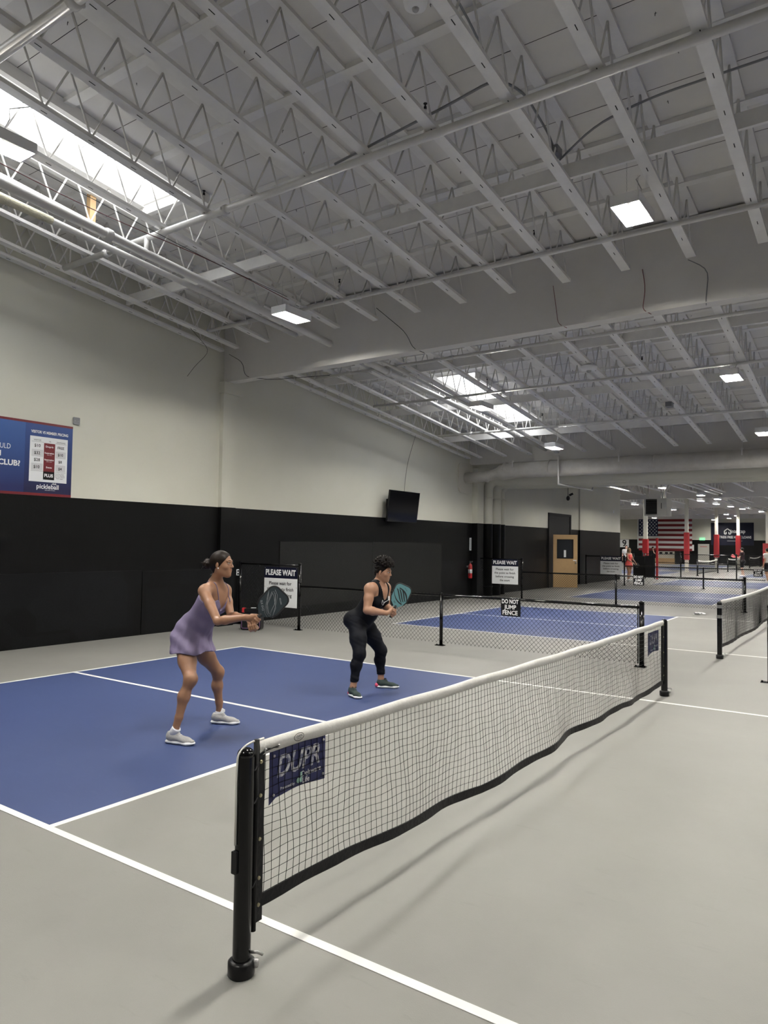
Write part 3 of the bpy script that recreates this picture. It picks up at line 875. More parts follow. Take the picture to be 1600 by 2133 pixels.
# doorway with infill panel and an open birch door
m = MB(); m.bx(XW, XW + .05, 25.62, 25.75, 0, 3.07); m.bx(XW, XW + .05, 28.1, 28.22, 0, 3.07); m.bx(XW, XW + .05, 25.62, 28.22, 3.0, 3.09); m.bx(XW, XW + .02, 25.7, 28.15, 0, 3.02)
struct(m.build('trim_90', 'vinylblack'), 'tall black infill panel around the doorway')
root = bpy.data.objects.new('door_1', None); COL.objects.link(root); root.location = (XW + .06, 26.05, 0); root['kind'] = 'structure'; root['label'] = 'open birch door with a dark window'
dx = Vector((.83, .54, 0)).normalized(); dn = Vector((dx.y, -dx.x, 0))
hb = Vector((XW + .06, 26.05, 0)); DW, DH = 1.0, 2.19
DR = Matrix((dx, -dn, Vector((0, 0, 1)))).transposed()
def dbox(m, u0, u1, z0, z1, t0, t1, mi=0):
    m.box(hb + dx * (u0 + u1) / 2 + dn * (t0 + t1) / 2 + Vector((0, 0, (z0 + z1) / 2)), (u1 - u0, t1 - t0, z1 - z0), DR, mi)
m = MB(); dbox(m, 0, .15, 0.01, DH, 0, .045); dbox(m, .83, DW, 0.01, DH, 0, .045); dbox(m, .15, .83, 0.01, 1.2, 0, .045); dbox(m, .15, .83, 2.0, DH, 0, .045); m.build('door_leaf', 'wood', root)
m = MB(); dbox(m, .15, .185, 1.2, 2.0, -.01, .055); dbox(m, .795, .83, 1.2, 2.0, -.01, .055); dbox(m, .15, .83, 1.2, 1.235, -.01, .055); dbox(m, .15, .83, 1.965, 2.0, -.01, .055); m.build('window_frame', 'plasticdark', root)
m = MB(); dbox(m, .185, .795, 1.235, 1.965, .018, .026); m.build('window_pane', 'glassdark', root)
m = MB(); dbox(m, .44, .53, 1.26, 1.55, .028, .031); m.build('notice', 'white', root)
m = MB(); dbox(m, .30, .36, 1.24, 1.96, -.02, -.005); dbox(m, .60, .64, 1.24, 1.96, -.02, -.005); m.build('muntin', 'wood', root)
m = MB(); m.sphere(hb + dx * .92 + dn * .09 + Vector((0, 0, 1.04)), .035); m.tube([hb + dx * .92 + dn * .04 + Vector((0, 0, 1.04)), hb + dx * .92 + dn * .09 + Vector((0, 0, 1.04))], .015); m.sphere(hb + dx * .93 + dn * .05 + Vector((0, 0, 1.04)), (.04, .04, .06)); m.build('door_handle', 'steel', root)
m = MB(); dbox(m, .82, .96, 1.11, 1.15, .046, .048); m.build('sign_strip', 'white', root)

# ------------------------------------------------------------------ chain link fences
def chainlink(mb, x0, x1, y, z0, z1, p=.075, r=.0019):
    H = z1 - z0
    n0 = int(math.floor((x0 - H) / p)); n1 = int(math.ceil((x1 + H) / p))
    for sgn, dy in ((1, -.0018), (-1, .0018)):
        for k in range(n0, n1 + 1):
            # line x = k*p + sgn*(z-z0)
            xa, za = k * p + (0 if sgn > 0 else H), z0 if sgn > 0 else z0
            a = [k * p if sgn > 0 else k * p + H, z0]; b = [a[0] + sgn * H, z1]
            # clip in x
            def clip(a, b, xc, keep_less):
                ina = (a[0] <= xc) if keep_less else (a[0] >= xc); inb = (b[0] <= xc) if keep_less else (b[0] >= xc)
                if ina and inb: return a, b
                if not ina and not inb: return None
                t_ = (xc - a[0]) / (b[0] - a[0]); q = [xc, a[1] + t_ * (b[1] - a[1])]
                return (a, q) if ina else (q, b)
            c = clip(a, b, x1, True)
            if c: c = clip(c[0], c[1], x0, False)
            if not c: continue
            a, b = c
            if abs(a[1] - b[1]) < .01: continue
            mb.tube([(a[0], y + dy, a[1]), (b[0], y + dy, b[1])], r, 4, cap=False, smooth=False)

def post(root, x, y, h, r=.03, plate_=True, loop=False, name='post', mt='black'):
    m = MB(); m.tube([(x, y, 0), (x, y, h - .03)], r, 14); m.lathe((x, y, h - .03), [(r * 1.1, 0), (r * 1.1, .012), (r * .8, .025), (r * .3, .034)], 14)
    p = m.build(name, mt, root)
    if plate_:
        q = MB(); q.bx(x - .10, x + .06, y - .05, y + .05, 0, .012)
        for dx_ in (-.085, .045): q.lathe((x + dx_, y, .012), [(.012, 0), (.012, .012)], 6)
        q.build('base_plate', mt, p)
    return p

def fence(y, xs_tall, xs_low, label, h=.93, ht=1.33, r=.03, wire_r=.0024, end_thin=True):
    root = thing('chain_link_fence', (xs_low[0], y, 0), label, 'fence')
    for i, x in enumerate(xs_tall):
        p = post(root, x, y, ht, r)
        if i == len(xs_tall) - 1:
            q = MB()
            for zz in (.95, .45): q.tube([(x, y, zz - .012), (x, y, zz + .012)], r * 1.25, 12)
            q.build('tension_band', 'black', p)
    for x in xs_low:
        if x not in xs_tall: post(root, x, y, h + (.03 if x == xs_low[-1] else -.02), r if x != xs_low[-1] else r * 1.25)
    if len(xs_tall) == 2:
        m = MB(); m.tube([(xs_tall[0], y, ht - .05), (xs_tall[1], y, ht - .05)], .018, 8); m.build('top_rail', 'black', root)
        m = MB(); chainlink(m, xs_tall[0] + .03, xs_tall[1] - .02, y, .05, ht - .03, r=wire_r); m.build('chain_link_mesh', 'wire', root)
    m = MB(); m.tube([(xs_low[0], y, h - .06), (xs_low[-1], y, h - .06)], .021, 8); m.build('top_rail', 'black', root)
    m = MB(); chainlink(m, xs_low[0] + .03, xs_low[-1] - .05, y, .05, h - .035, r=wire_r); m.build('chain_link_mesh', 'wire', root)
    if end_thin:
        x = xs_low[-1] - .055
        m = MB(); m.tube([(x, y, .05), (x, y, h - .02)], .009, 6); m.build('tension_bar', 'black', root)
    return root
fence(8.35, (-9.10, -7.43), (-7.43, -4.17, -.79), 'low black chain-link fence running from the left wall behind the near court')
fence(19.2, (-9.0, -7.46), (-7.46, -4.43, -.95), 'low black chain-link fence in front of the wooden door, between second and third courts', wire_r=.0030)
fence(29.85, (-9.0, -7.26), (-7.26, -4.0, -.95), 'low black chain-link fence beyond the wooden door, between third and fourth courts', wire_r=.0032)
# fence on the other side of the aisle
root = thing('chain_link_fence', (.87, 8.2, 0), 'chain-link fence across the aisle, only its end post shows at the right edge', 'fence')
post(root, .88, 8.2, 1.02, .022); post(root, 4.2, 8.2, .93); post(root, 7.6, 8.2, .93)
m = MB(); m.tube([(.88, 8.2, .88), (7.6, 8.2, .88)], .021, 8); m.build('top_rail', 'black', root)
m = MB(); chainlink(m, .93, 7.55, 8.2, .05, .9); m.build('chain_link_mesh', 'wire', root)
# taller fence before the far hall
root = thing('chain_link_fence', (-9.5, 39.6, 0), 'taller black fence across the far hall, beyond the fourth court', 'fence')
for x in (-9.05, -7.0, -4.2, -1.2): post(root, x, 39.6, 1.4, .035)
for z in (.06, 1.33, .86):
    m = MB(); m.tube([(-9.05, 39.6, z), (-1.2, 39.6, z)], .02, 6); m.build('rail', 'black', root)
m = MB(); chainlink(m, -9.02, -1.2, 39.6, .06, 1.33, p=.10, r=.004); m.build('chain_link_mesh', 'wire', root)

# ------------------------------------------------------------------ signs on the fences
def please_wait(xc, y, w_, z0, z1, label, word_hid=None):
    root = thing('court_sign', (xc, y, z0), label, 'sign', None)
    zh = z0 + (z1 - z0) * .72
    m = MB(); m.bx(xc - w_ / 2, xc + w_ / 2, y - .004, y, z0, zh); m.build('white_panel', 'white', root)
    m = MB(); m.bx(xc - w_ / 2, xc + w_ / 2, y - .004, y, zh, z1); m.build('header_panel', 'navysign', root)
    m = MB(); text_mb(m, 'PLEASE WAIT', (xc, y - .006, (zh + z1) / 2 + .0), (1, 0, 0), (0, 0, 1), .155, .006, width=w_ * .91); m.build('header_lettering', 'letters', root)
    m = MB()
    for k, (s_, ww) in enumerate((('Please wait for', .68), ('the point to finish', .80), ('before crossing', .70), ('the court', .38))):
        text_mb(m, s_, (xc - .005, y - .006, zh - (zh - z0) * (.18 + .205 * k)), (1, 0, 0), (0, 0, 1), .095, .0015, width=w_ * ww)
    m.build('lettering', 'blackletters', root)
    m = MB()
    for sx in (-1, 1):
        for z in (z0 + .02, (z0 + z1) / 2, z1 - .02): m.tube([(xc + sx * (w_ / 2 - .02), y - .006, z), (xc + sx * (w_ / 2 - .02), y - .001, z)], .008, 8)
    m.build('eyelets', 'brass', root)
please_wait(-7.905, 8.31, .90, .435, 1.235, 'white and navy notice with four lines of text on the fence behind the near court')
please_wait(-8.03, 19.15, .93, .46, 1.27, 'white and black waiting notice on the fence left of the wooden door')
please_wait(-7.84, 29.8, .96, .48, 1.30, 'small distant waiting notice on the fence beyond the wooden door')
def no_jump(xc, y, w_, z0, z1, label):
    root = thing('court_sign', (xc, y, z0), label, 'sign')
    m = MB()
    # slightly curled sheet
    N = 8; vs = []; fs = []
    for i in range(N + 1):
        u = i / N; x = xc - w_ / 2 + w_ * u
        for z in (z0, (z0 + z1) / 2, z1):
            vs.append((x, y - .006 - .012 * math.sin(u * 5 + z * 9), z))
    for i in range(N):
        for j in range(2):
            a = i * 3 + j; fs.append((a, a + 3, a + 4, a + 1))
    vs2 = [(v[0], v[1] + .003, v[2]) for v in vs]; n_ = len(vs)
    m.add(vs, fs); m.add(vs2, [f[::-1] for f in fs]); m.build('sheet', 'vinylblack', root)
    m = MB(); h = z1 - z0
    for k, (s_, ww) in enumerate((('DO NOT', .86), ('JUMP', .62), ('FENCE', .78))):
        text_mb(m, s_, (xc, y - .024, z1 - h * (.19 + .31 * k)), (1, 0, 0), (0, 0, 1), h * .33, .0022, width=w_ * ww)
    m.build('lettering', 'letters', root)
no_jump(-2.85, 8.31, .34, .60, .89, 'black warning sign with white capitals on the fence behind the near court')
no_jump(-3.75, 19.15, .31, .61, .91, 'black warning sign hanging on the second fence, right of the coral-dressed player')
no_jump(-1.95, 29.8, .33, .60, .91, 'small distant black warning sign at the right of the third fence')

# ------------------------------------------------------------------ nets
def net(p0, p1, pole0, pole1, label, botf, topf, billow, cell=.042, r=.00145, band=.05, tapeh=.055, loc=None, knots=True, tape_droop=0):
    """p0,p1: xy ends of the mesh"""
    root = thing('pickleball_net', (p0[0], p0[1], 0), label, 'net')
    a = Vector((p0[0], p0[1], 0)); b = Vector((p1[0], p1[1], 0)); L = (b - a).length; d = (b - a) / L; nn = Vector((d.y, -d.x, 0))
    def P(s, v):
        """s metres along, v 0..1 from bottom to top"""
        zt = topf(s / L) - tapeh; zb = botf(s / L) + band
        off = billow(s / L, v)
        return a + d * s + nn * off + Vector((0, 0, zb + (zt - zb) * v))
    m = MB(); nv = max(4, int(round(.64 / cell)))
    cols = int(L / cell)
    G = []
    for i in range(cols + 1):
        s = i * L / cols; row = []
        for j in range(nv + 1):
            v = j / nv
            ds = .007 * math.sin(i * 1.7 + j * .4) * math.sin(v * math.pi) + .022 * (1 - v) * math.sin(i * .31) * math.sin(math.pi * min(1, v * 1.3 + .1))
            row.append(P(min(L, max(0, s + (ds if 0 < i < cols else 0))), v) + Vector((0, 0, .005 * math.sin(i * .9 + j) * math.sin(v * math.pi))))
        G.append(row)
    for i in range(cols + 1): m.tube(G[i], r, 3, cap=False, smooth=False)
    for j in range(nv + 1): m.tube([G[i][j] for i in range(cols + 1)], r, 3, cap=False, smooth=False)
    if knots:
        for i in range(0, cols + 1):
            for j in range(1, nv):
                q = G[i][j]; k_ = r * 2.2
                m.add([q + Vector((k_, 0, 0)), q - Vector((k_, 0, 0)), q + Vector((0, k_, 0)), q - Vector((0, k_, 0)), q + Vector((0, 0, k_)), q - Vector((0, 0, k_))],
                      [(0, 2, 4), (2, 1, 4), (1, 3, 4), (3, 0, 4), (2, 0, 5), (1, 2, 5), (3, 1, 5), (0, 3, 5)])
    m.build('mesh', 'wire', root)
    # top tape: folded strip
    N = 90; m = MB(); vs = []
    for k in range(N + 1):
        s = L * k / N; q = P(s, 1); wv = .0035 * math.sin(k * 1.3) + .002 * math.sin(k * 2.9)
        zt = topf(s / L)
        o = q.z
        vs += [q + nn * (.006 + wv) + Vector((0, 0, -.004)), q + nn * (.010 - wv) + Vector((0, 0, tapeh * .5)), Vector((q.x, q.y, zt)) + nn * .004, Vector((q.x, q.y, zt)) - nn * .004,
               q - nn * (.010 + wv) + Vector((0, 0, tapeh * .5)), q - nn * (.006 + wv) + Vector((0, 0, -.004))]
    fs = [(k * 6 + j, k * 6 + (j + 1) % 6, (k + 1) * 6 + (j + 1) % 6, (k + 1) * 6 + j) for k in range(N) for j in range(6)]
    m.add(vs, fs, 0, True); m.build('top_tape', 'tape', root)
    m = MB(); vs = []
    for k in range(N + 1):
        s = L * k / N; q = P(s, 0); wv = .004 * math.sin(k * 1.1)
        vs += [q + nn * .004, q + nn * (.006 + wv) - Vector((0, 0, band)), q - nn * (.002 - wv) - Vector((0, 0, band)), q - nn * .004]
    fs = [(k * 4 + j, k * 4 + (j + 1) % 4, (k + 1) * 4 + (j + 1) % 4, (k + 1) * 4 + j) for k in range(N) for j in range(4)]
    m.add(vs, fs); m.build('bottom_band', 'vinylblack', root)
    return root, P, d, nn, L

PN, PF = Vector((-.073, -.333, 0)), Vector((-.029, 6.472, 0))
def np_post(c, h, label, base=.055, tape=False):
    root = thing('net_post', c, label, 'net post', None)
    m = MB(); r = .037
    m.tube([c + Vector((0, 0, .02)), c + Vector((0, 0, h - .035))], r, 28, cap=False)
    m.lathe(c + Vector((0, 0, h - .035)), [(r, 0), (r * .96, .012), (r * .8, .024), (r * .5, .032), (r * .1, .035)], 28); m.build('tube', 'black', root)
    m = MB(); m.lathe(c, [(base - .004, 0), (base, .006), (base, .055), (base - .008, .062), (r, .064)], 28); m.build('base_collar', 'plasticdark', root)
    m = MB(); m.lathe(c + Vector((.052, .03, .035)), [(.012, 0), (.012, .03)], 8); m.tube([c + Vector((.03, .02, .09)), c + Vector((.06, .03, .095)), c + Vector((.07, .05, .08))], .006, 6); m.build('eye_bolt', 'steel', root)
    m = MB(); m.bevbox(c + Vector((-.008, -.041, .46)), (.028, .014, .09), .004, ax=1); m.build('ratchet', 'plasticdark', root)
    if tape:
        for z in (.80, .64):
            q = MB(); q.tube([c + Vector((0, 0, z)), c + Vector((0, 0, z + .05))], r * 1.04, 20, cap=False); q.build('silver_tape', 'steel', root)
    return root
np_post(PN, .915, 'glossy black net post nearest the camera')
np_post(PF, .905, 'black net post at the far end of the near net')
A_ = Vector((-.070, -.262)); B_ = Vector((-.03, 6.412))
def botf(t):
    xs_ = [0, .04, .09, .18, .30, .39, .47, .55, .65, .74, .82, .88, .95, 1]
    zs_ = [.235, .24, .235, .20, .165, .185, .19, .175, .17, .185, .15, .13, .145, .15]
    return float(np.interp(t, xs_, zs_))
def topf(t): return .925 - .03 * t - .012 * math.sin(math.pi * t) + .0025 * math.sin(t * 47)
def bill(t, v): return .035 * (1 - v) ** 1.5 * (math.sin(t * 19) + .6 * math.sin(t * 41 + 1)) * math.sin(math.pi * min(1, max(0, t))) + .03 * math.sin(math.pi * t) * (1 - v)
nroot, NP, nd, nnrm, NL = net(A_, B_, None, None, 'long black net with a white tape stretched across the near court', botf, topf, bill)
# side poles and lacing
for s_, nm in ((-.012, 0), (NL + .012, 1)):
    c = Vector((A_.x, A_.y, 0)) + nd * s_
    m = MB(); m.tube([c + Vector((0, 0, .15)), c + Vector((0, 0, .935 if nm == 0 else .90))], .0125, 12)
    po = m.build('side_rod', 'blackmatte', nroot)
    m = MB(); c2 = c + nd * (.02 if nm == 0 else -.02)
    m.box(c2 + Vector((.004, 0, .53)), (.006, .05, .70)); m.build('side_band', 'vinylblack', nroot)
    for z in (.84, .70, .52, .36, .25):
        m = MB(); m.tube([c2 + Vector((.005, 0, z)), c2 + Vector((.012, 0, z))], .008, 10); m.build('eyelet', 'brass', po)
m = MB(); c = Vector((A_.x, A_.y, 0))
for z in (.835, .70, .36): m.tube(arc_pts([c + Vector((.01, -.01, z)), c + Vector((.03, -.05, z - .02)), c + Vector((.0, -.075, z)), c + Vector((-.02, -.03, z + .01))], 3), .003, 5)
m.build('lacing_cord', 'wire', nroot)
# tape lacing and oval mark
m = MB(); c = NP(.03, 1); m.tube([c + nnrm * .014 + Vector((0, 0, .012)), NP(.11, 1) + nnrm * .014 + Vector((0, 0, .016))], .003, 5)
m.tube([c + nnrm * .013 + Vector((0, 0, .020)), NP(.11, 1) + nnrm * .013 + Vector((0, 0, .008))], .002, 5); m.build('tape_lace', 'wire', nroot)
for s_ in (.03, .11):
    m = MB(); q = NP(s_, 1) + Vector((0, 0, .014)); m.tube([q + nnrm * .010, q + nnrm * .015], .008, 10); m.build('tape_eyelet', 'steel', nroot)
m = MB(); q = NP(.24, 1) + nnrm * .013 + Vector((0, 0, .026)); m.tube([q + nd * .032 * math.cos(a) + Vector((0, 0, .017 * math.sin(a))) for a in np.linspace(0, 2 * math.pi, 25)[:-1]], .0013, 4, closed=True)
text_mb(m, 'USAPA', q + nnrm * .001 + Vector((0, 0, .004)), nd, (0, 0, 1), .014, .0002); text_mb(m, 'OFFICIAL', q + nnrm * .001 - Vector((0, 0, .007)), nd, (0, 0, 1), .008, 0)
m.build('tape_mark', 'blackletters', nroot)
# white cable over the near post
m = MB(); c = PN
m.tube(arc_pts([Vector((A_.x, A_.y, .932)) + Vector((0, .03, 0)), Vector((-.073, -.30, .930)), Vector((-.075, -.335, .922)), Vector((-.077, -.374, .895)), Vector((-.079, -.378, .80)), Vector((-.079, -.376, .53))], 4), .0045, 6)
m.build('tension_cable', 'tape', nroot)
# small banners clipped to the net
def net_banner(s0, s1, z0, z1, label, size):
    root = thing('net_banner', NP((s0 + s1) / 2, .5) , label, 'banner')
    root.location.z = z0
    a0 = Vector((A_.x, A_.y, 0)) + nd * s0; a1 = Vector((A_.x, A_.y, 0)) + nd * s1
    nx = -nnrm * .006
    m = MB(); vs = []; N = 10
    for i in range(N + 1):
        t_ = i / N; p = a0.lerp(a1, t_)
        vs += [p + nx + nnrm * .004 * math.sin(t_ * 9) + Vector((0, 0, z0 + .012 * math.sin(t_ * 3) - (.02 if i == 0 else 0))), p + nx + nnrm * .004 * math.sin(t_ * 7) + Vector((0, 0, z1))]
    m.add(vs, [(2 * i, 2 * i + 2, 2 * i + 3, 2 * i + 1) for i in range(N)])
    m.add([v - nnrm * .002 for v in vs], [(2 * i, 2 * i + 1, 2 * i + 3, 2 * i + 2) for i in range(N)])
    m.build('cloth', 'navy', root)
    cc = (a0 + a1) / 2
    up = Vector((0, 0, 1)); w_ = s1 - s0; h = z1 - z0
    m = MB(); text_mb(m, 'DUPR', cc + nx + nnrm * .004 + Vector((0, 0, z0 + h * .62)), nd, up, h * .62, .0035, depth=.001, width=w_ * .78, shear=.25); m.build('large_lettering', mat('worn_print', (0.62, 0.62, 0.63), 0.6, noise=(35, 0.08, (0.16, 0.17, 0.28))), root)
    m = MB(); text_mb(m, 'Delaware', cc + nd * w_ * .23 + nx + nnrm * .004 + Vector((0, 0, z0 + h * .30)), nd, up, h * .17, .0002); text_mb(m, 'Life', cc + nd * w_ * .13 + nx + nnrm * .004 + Vector((0, 0, z0 + h * .16)), nd, up, h * .17, .0002)
    text_mb(m, 'Presented by', cc - nd * w_ * .20 + nx + nnrm * .004 + Vector((0, 0, z0 + h * .17)), nd, up, h * .085, 0); m.build('small_lettering', 'letters', root)
    m = MB(); q = cc - nd * w_ * .01 + nx + nnrm * .005 + Vector((0, 0, z0 + h * .2))
    m.tube([q, q + nnrm * .001], h * .06, 12); m.box(q + nd * h * .09 + Vector((0, 0, h * .05)), (.001, h * .05, h * .22)); m.build('emblem', mat('pale_green_print', (0.35, 0.6, 0.5), 0.6), root)
    m = MB()
    for (s_, z) in ((s0 + .02, z1 - .02), (s1 - .02, z1 - .02), (s0 + .02, z0 + .02), (s1 - .02, z0 + .03)):
        q = Vector((A_.x, A_.y, 0)) + nd * s_ + Vector((0, 0, z)); m.tube([q, q + nnrm * .004], .006, 8)
    m.build('eyelets', 'steel', root)
net_banner(.075, .445, .655, .862, 'navy net banner with worn white letters near the closest post', 0)
net_banner(NL - .62, NL - .18, .56, .80, 'small navy net banner near the far post of the near net', 0)

# net of the second court
C2 = Vector((-.02, 9.985, 0))
np_post(C2, .905, 'black net post with silver tape on the second court', tape=True)
net(Vector((-.015, 10.06)), Vector((-.0, 16.9)), None, None, 'black net with white tape on the second court at the right edge', lambda t: .17 - .05 * math.sin(math.pi * t), lambda t: .92 - .04 * math.sin(math.pi * t),
    lambda t, v: .02 * math.sin(t * 15) * (1 - v), cell=.05, r=.0027, knots=False)
np_post(Vector((0, 16.98, 0)), .905, 'far net post of the second court, beyond the right edge')
for i, y0 in enumerate((44.0, 54.5, 65.0)):
    root_ = net(Vector((-7.0, y0 + .1)), Vector((-7.0, y0 + 6.5)), None, None, 'small distant net in the far hall, %s from the camera' % ('nearest', 'middle one', 'furthest')[i], lambda t: .12, lambda t: .95 - .09 * math.sin(math.pi * t),
        lambda t, v: 0, cell=.16, r=.006, knots=False, tapeh=.09)[0]
    for yy, w_ in ((y0, 'near'), (y0 + 6.6, 'far')):
        m = MB(); m.tube([(-7, yy, 0), (-7, yy, .98)], .045, 10); m.lathe((-7, yy, .96), [(.05, 0), (.05, .03), (.03, .04)], 10); m.lathe((-7, yy, 0), [(.08, 0), (.08, .03)], 10)
        m.build('end_post', 'black', root_)

# ------------------------------------------------------------------ speaker, cloth
root = thing('portable_speaker', (-8.2, 7.85, 0), 'boxy black portable speaker with a purple rim on the floor behind the first player', 'speaker')
sd = Vector((.86, .51, 0)).normalized(); sn = Vector((sd.y, -sd.x, 0)); SR = Matrix((sd, -sn, Vector((0, 0, 1)))).transposed()
sc_ = Vector((-8.2, 7.83, 0))
m = MB(); m.bevbox(sc_ + Vector((0, 0, .17)), (.40, .26, .34), .05, SR, ax=1); m.build('cabinet', 'plasticdark', root)
m = MB(); pr = [(-.165, .04), (.165, .04), (.18, .06), (.18, .28), (.165, .30), (-.165, .30), (-.18, .28), (-.18, .06)]
m.tube([sc_ + sd * a + sn * .133 + Vector((0, 0, b)) for a, b in pr], .006, 6, closed=True); m.build('rim', mat('purple_rim', (0.25, 0.12, 0.3), 0.4), root)
m = MB(); m.box(sc_ + sn * .132 + Vector((0, 0, .17)), (.33, .006, .25), SR); m.build('grille', 'vinylblack', root)
m = MB(); m.box(sc_ + Vector((0, 0, .38)), (.30, .14, .06), SR); m.build('control_panel', 'plasticdark', root)
m = MB(); m.box(sc_ + Vector((0, 0, .43)) + sd * .02, (.10, .03, .012), SR); m.build('handle_light', 'white', root)
m = MB(); m.box(sc_ - sd * .17 + Vector((0, 0, .385)), (.06, .1, .09), SR); m.build('red_corner', 'redpaint', root)
m = MB(); vs = []
for i in range(9):
    for j in range(5):
        vs.append((-1.95 + .035 * i, 17.6 + .05 * j, .02 + .035 * abs(math.sin(i * 1.3 + j)) * (1 if 0 < i < 8 else .2)))
m.add(vs + [(v[0], v[1], .002) for v in vs], [(i * 5 + j, (i + 1) * 5 + j, (i + 1) * 5 + j + 1, i * 5 + j + 1) for i in range(8) for j in range(4)] +
      [(0, 5, 50, 45), (4, 49, 54, 9)], 0, True)
tag(m.build('towel', 'white', loc=(-1.8, 17.7, 0)), 'crumpled white towel lying on the floor before the second fence', 'towel')

# ------------------------------------------------------------------ unit heater
root = thing('unit_heater', (-5.98, 30, 3.08), 'pale grey louvred unit heater hanging from the roof before the flag', 'heater')
m = MB(); HX0, HX1, HY0, HY1, HZ0, HZ1 = -6.45, -5.5, 30.0, 30.9, 3.10, 3.86
m.bx(HX0, HX1, HY0, HY1, HZ0, HZ1); m.build('cabinet', mat('heater_paint', (0.66, 0.65, 0.60), 0.5), root)
m = MB(); m.bx(HX0 + .08, HX0 + .55, HY0 - .012, HY0 - .002, HZ0 + .06, HZ1 - .04); m.build('louvre_recess', 'hole', root)
m = MB()
for k in range(8):
    z = HZ0 + .09 + k * .083; m.box((HX0 + .315, HY0 - .03, z), (.46, .05, .008), Matrix.Rotation(.5, 3, 'X'))
m.build('louvres', mat('louvre', (0.08, 0.08, 0.08), 0.5), root)
m = MB(); m.bx(HX0 + .72, HX0 + .745, HY0 - .012, HY0 - .002, HZ0 + .3, HZ0 + .55); m.build('label_strip', 'blackletters', root)
m = MB(); m.tube(arc_pts([(HX1 - .15, 30.3, HZ1), (HX1 - .12, 30.3, HZ1 + .35), (HX1 + .08, 30.35, HZ1 + .62), (HX1 + .1, 30.35, 5.3)], 4), .055, 10); m.build('flue_pipe', 'pipe', root)
for x in (HX0 + .1, HX1 - .3):
    m = MB(); m.tube([(x, 30.3, HZ1), (x, 30.3, 4.72)], .01, 5); m.build('hanger_rod', 'blackmatte', root)

# ------------------------------------------------------------------ far hall: columns, flag, banner, door
def column(x, y, pad0, pad1, w_, label, bare=True):
    root = thing('padded_column', (x, y, 0), label, 'column')
    m = MB(); m.bx(x - .11, x + .11, y - .11, y + .11, 0, FZ); m.build('steel_column', 'cream', root)
    m = MB(); m.bevbox((x, y, (pad0 + pad1) / 2), (w_, w_, pad1 - pad0), .05); m.build('red_pad', 'red', root)
column(-9.78, 43, 0, 2.20, .33, 'column wrapped in red padding to the floor, left in front of the flag')
column(-8.9, 50.2, .86, 2.74, .33, 'column with a red pad hanging above a bare foot, right edge of the flag')
column(-8.7, 60, .93, 2.76, .38, 'red-padded column left of the dark blue banner')
column(-7.15, 60.3, 1.0, 2.70, .36, 'red-padded column in front of the dark blue banner')
column(-5.1, 60.3, .4, 2.1, .6, 'red-padded column at the right edge of the far hall')
YF = 74.99
root = thing('flag', (-16.2, YF, 1.3), 'large flag with red and white stripes and white stars on the far wall', 'flag')
fx0, fx1, fz0, fz1 = -18.82, -13.55, 1.30, 4.56
stripes = MB(); whites = MB()
for k in range(13):
    z1 = fz1 - (fz1 - fz0) * k / 13; z0 = fz1 - (fz1 - fz0) * (k + 1) / 13
    (stripes if k % 2 == 0 else whites).bx(fx0, fx1, YF - .03, YF - .01, z0, z1)
stripes.build('red_stripes', mat('flag_red', (0.20, 0.010, 0.016), 0.6), root); whites.build('white_stripes', 'white', root)
cx1 = fx0 + (fx1 - fx0) * .37; cz0 = fz1 - (fz1 - fz0) * 7 / 13
m = MB(); m.bx(fx0, cx1, YF - .04, YF - .03, cz0, fz1); m.build('blue_canton', mat('flag_blue', (0.012, 0.018, 0.07), 0.6), root)
m = MB()
for r_ in range(9):
    nst = 6 if r_ % 2 == 0 else 5
    for c_ in range(nst):
        x = fx0 + (cx1 - fx0) * ((c_ + (.5 if nst == 6 else 1)) / 6); z = fz1 - (fz1 - cz0) * (r_ + .8) / 9.6
        pts = [(x + .10 * (1 if q % 2 == 0 else .42) * math.sin(math.pi * q / 5), YF - .045, z + .10 * (1 if q % 2 == 0 else .42) * math.cos(math.pi * q / 5)) for q in range(10)]
        m.add(pts, [tuple(range(10))[::-1]])
m.build('stars', 'white', root)
m = MB(); m.bx(fx0 - .14, fx0 - .02, YF - .03, YF - .01, fz0 + .2, fz1 - .02); m.build('white_hem', 'white', root)

root = thing('wall_banner', (-9.85, YF, 1.95), 'dark blue sponsor banner with a white house emblem on the far wall', 'banner')
m = MB(); m.bx(-11.79, -7.95, YF - .03, YF - .01, 1.95, 4.17); m.build('cloth', 'navysign', root)
sx = lambda px: -11.79 + (px - 1481) / (1572 - 1481) * 3.84
sz = lambda py: 4.17 - (py - 1089) / (1137 - 1089) * 2.22
m = MB()
text_mb(m, 'intercap', (sx(1539), YF - .035, sz(1107.5)), (1, 0, 0), (0, 0, 1), .50, .012, width=1.30)
text_mb(m, 'STRESS FREE HOME LOANS', (sx(1532), YF - .035, sz(1120)), (1, 0, 0), (0, 0, 1), .33, .006, width=2.95)
m.bx(sx(1516), sx(1548), YF - .036, YF - .034, sz(1128), sz(1127.4)); m.build('lettering', 'letters', root)
m = MB(); hx, hz = sx(1517), sz(1113)
for (a, b) in (((-.28, 0), (-.28, .30)), ((-.28, .30), (0, .52)), ((0, .52), (.28, .30)), ((.28, .30), (.28, 0)), ((.28, 0), (.12, 0)), ((-.28, 0), (-.12, 0)), ((-.12, 0), (-.12, .2)), ((.12, 0), (.12, .2))):
    m.beam((hx + a[0], YF - .036, hz + a[1]), (hx + b[0], YF - .036, hz + b[1]), .09, .004, up=(0, 1, 0))
m.build('house_emblem', 'letters', root)

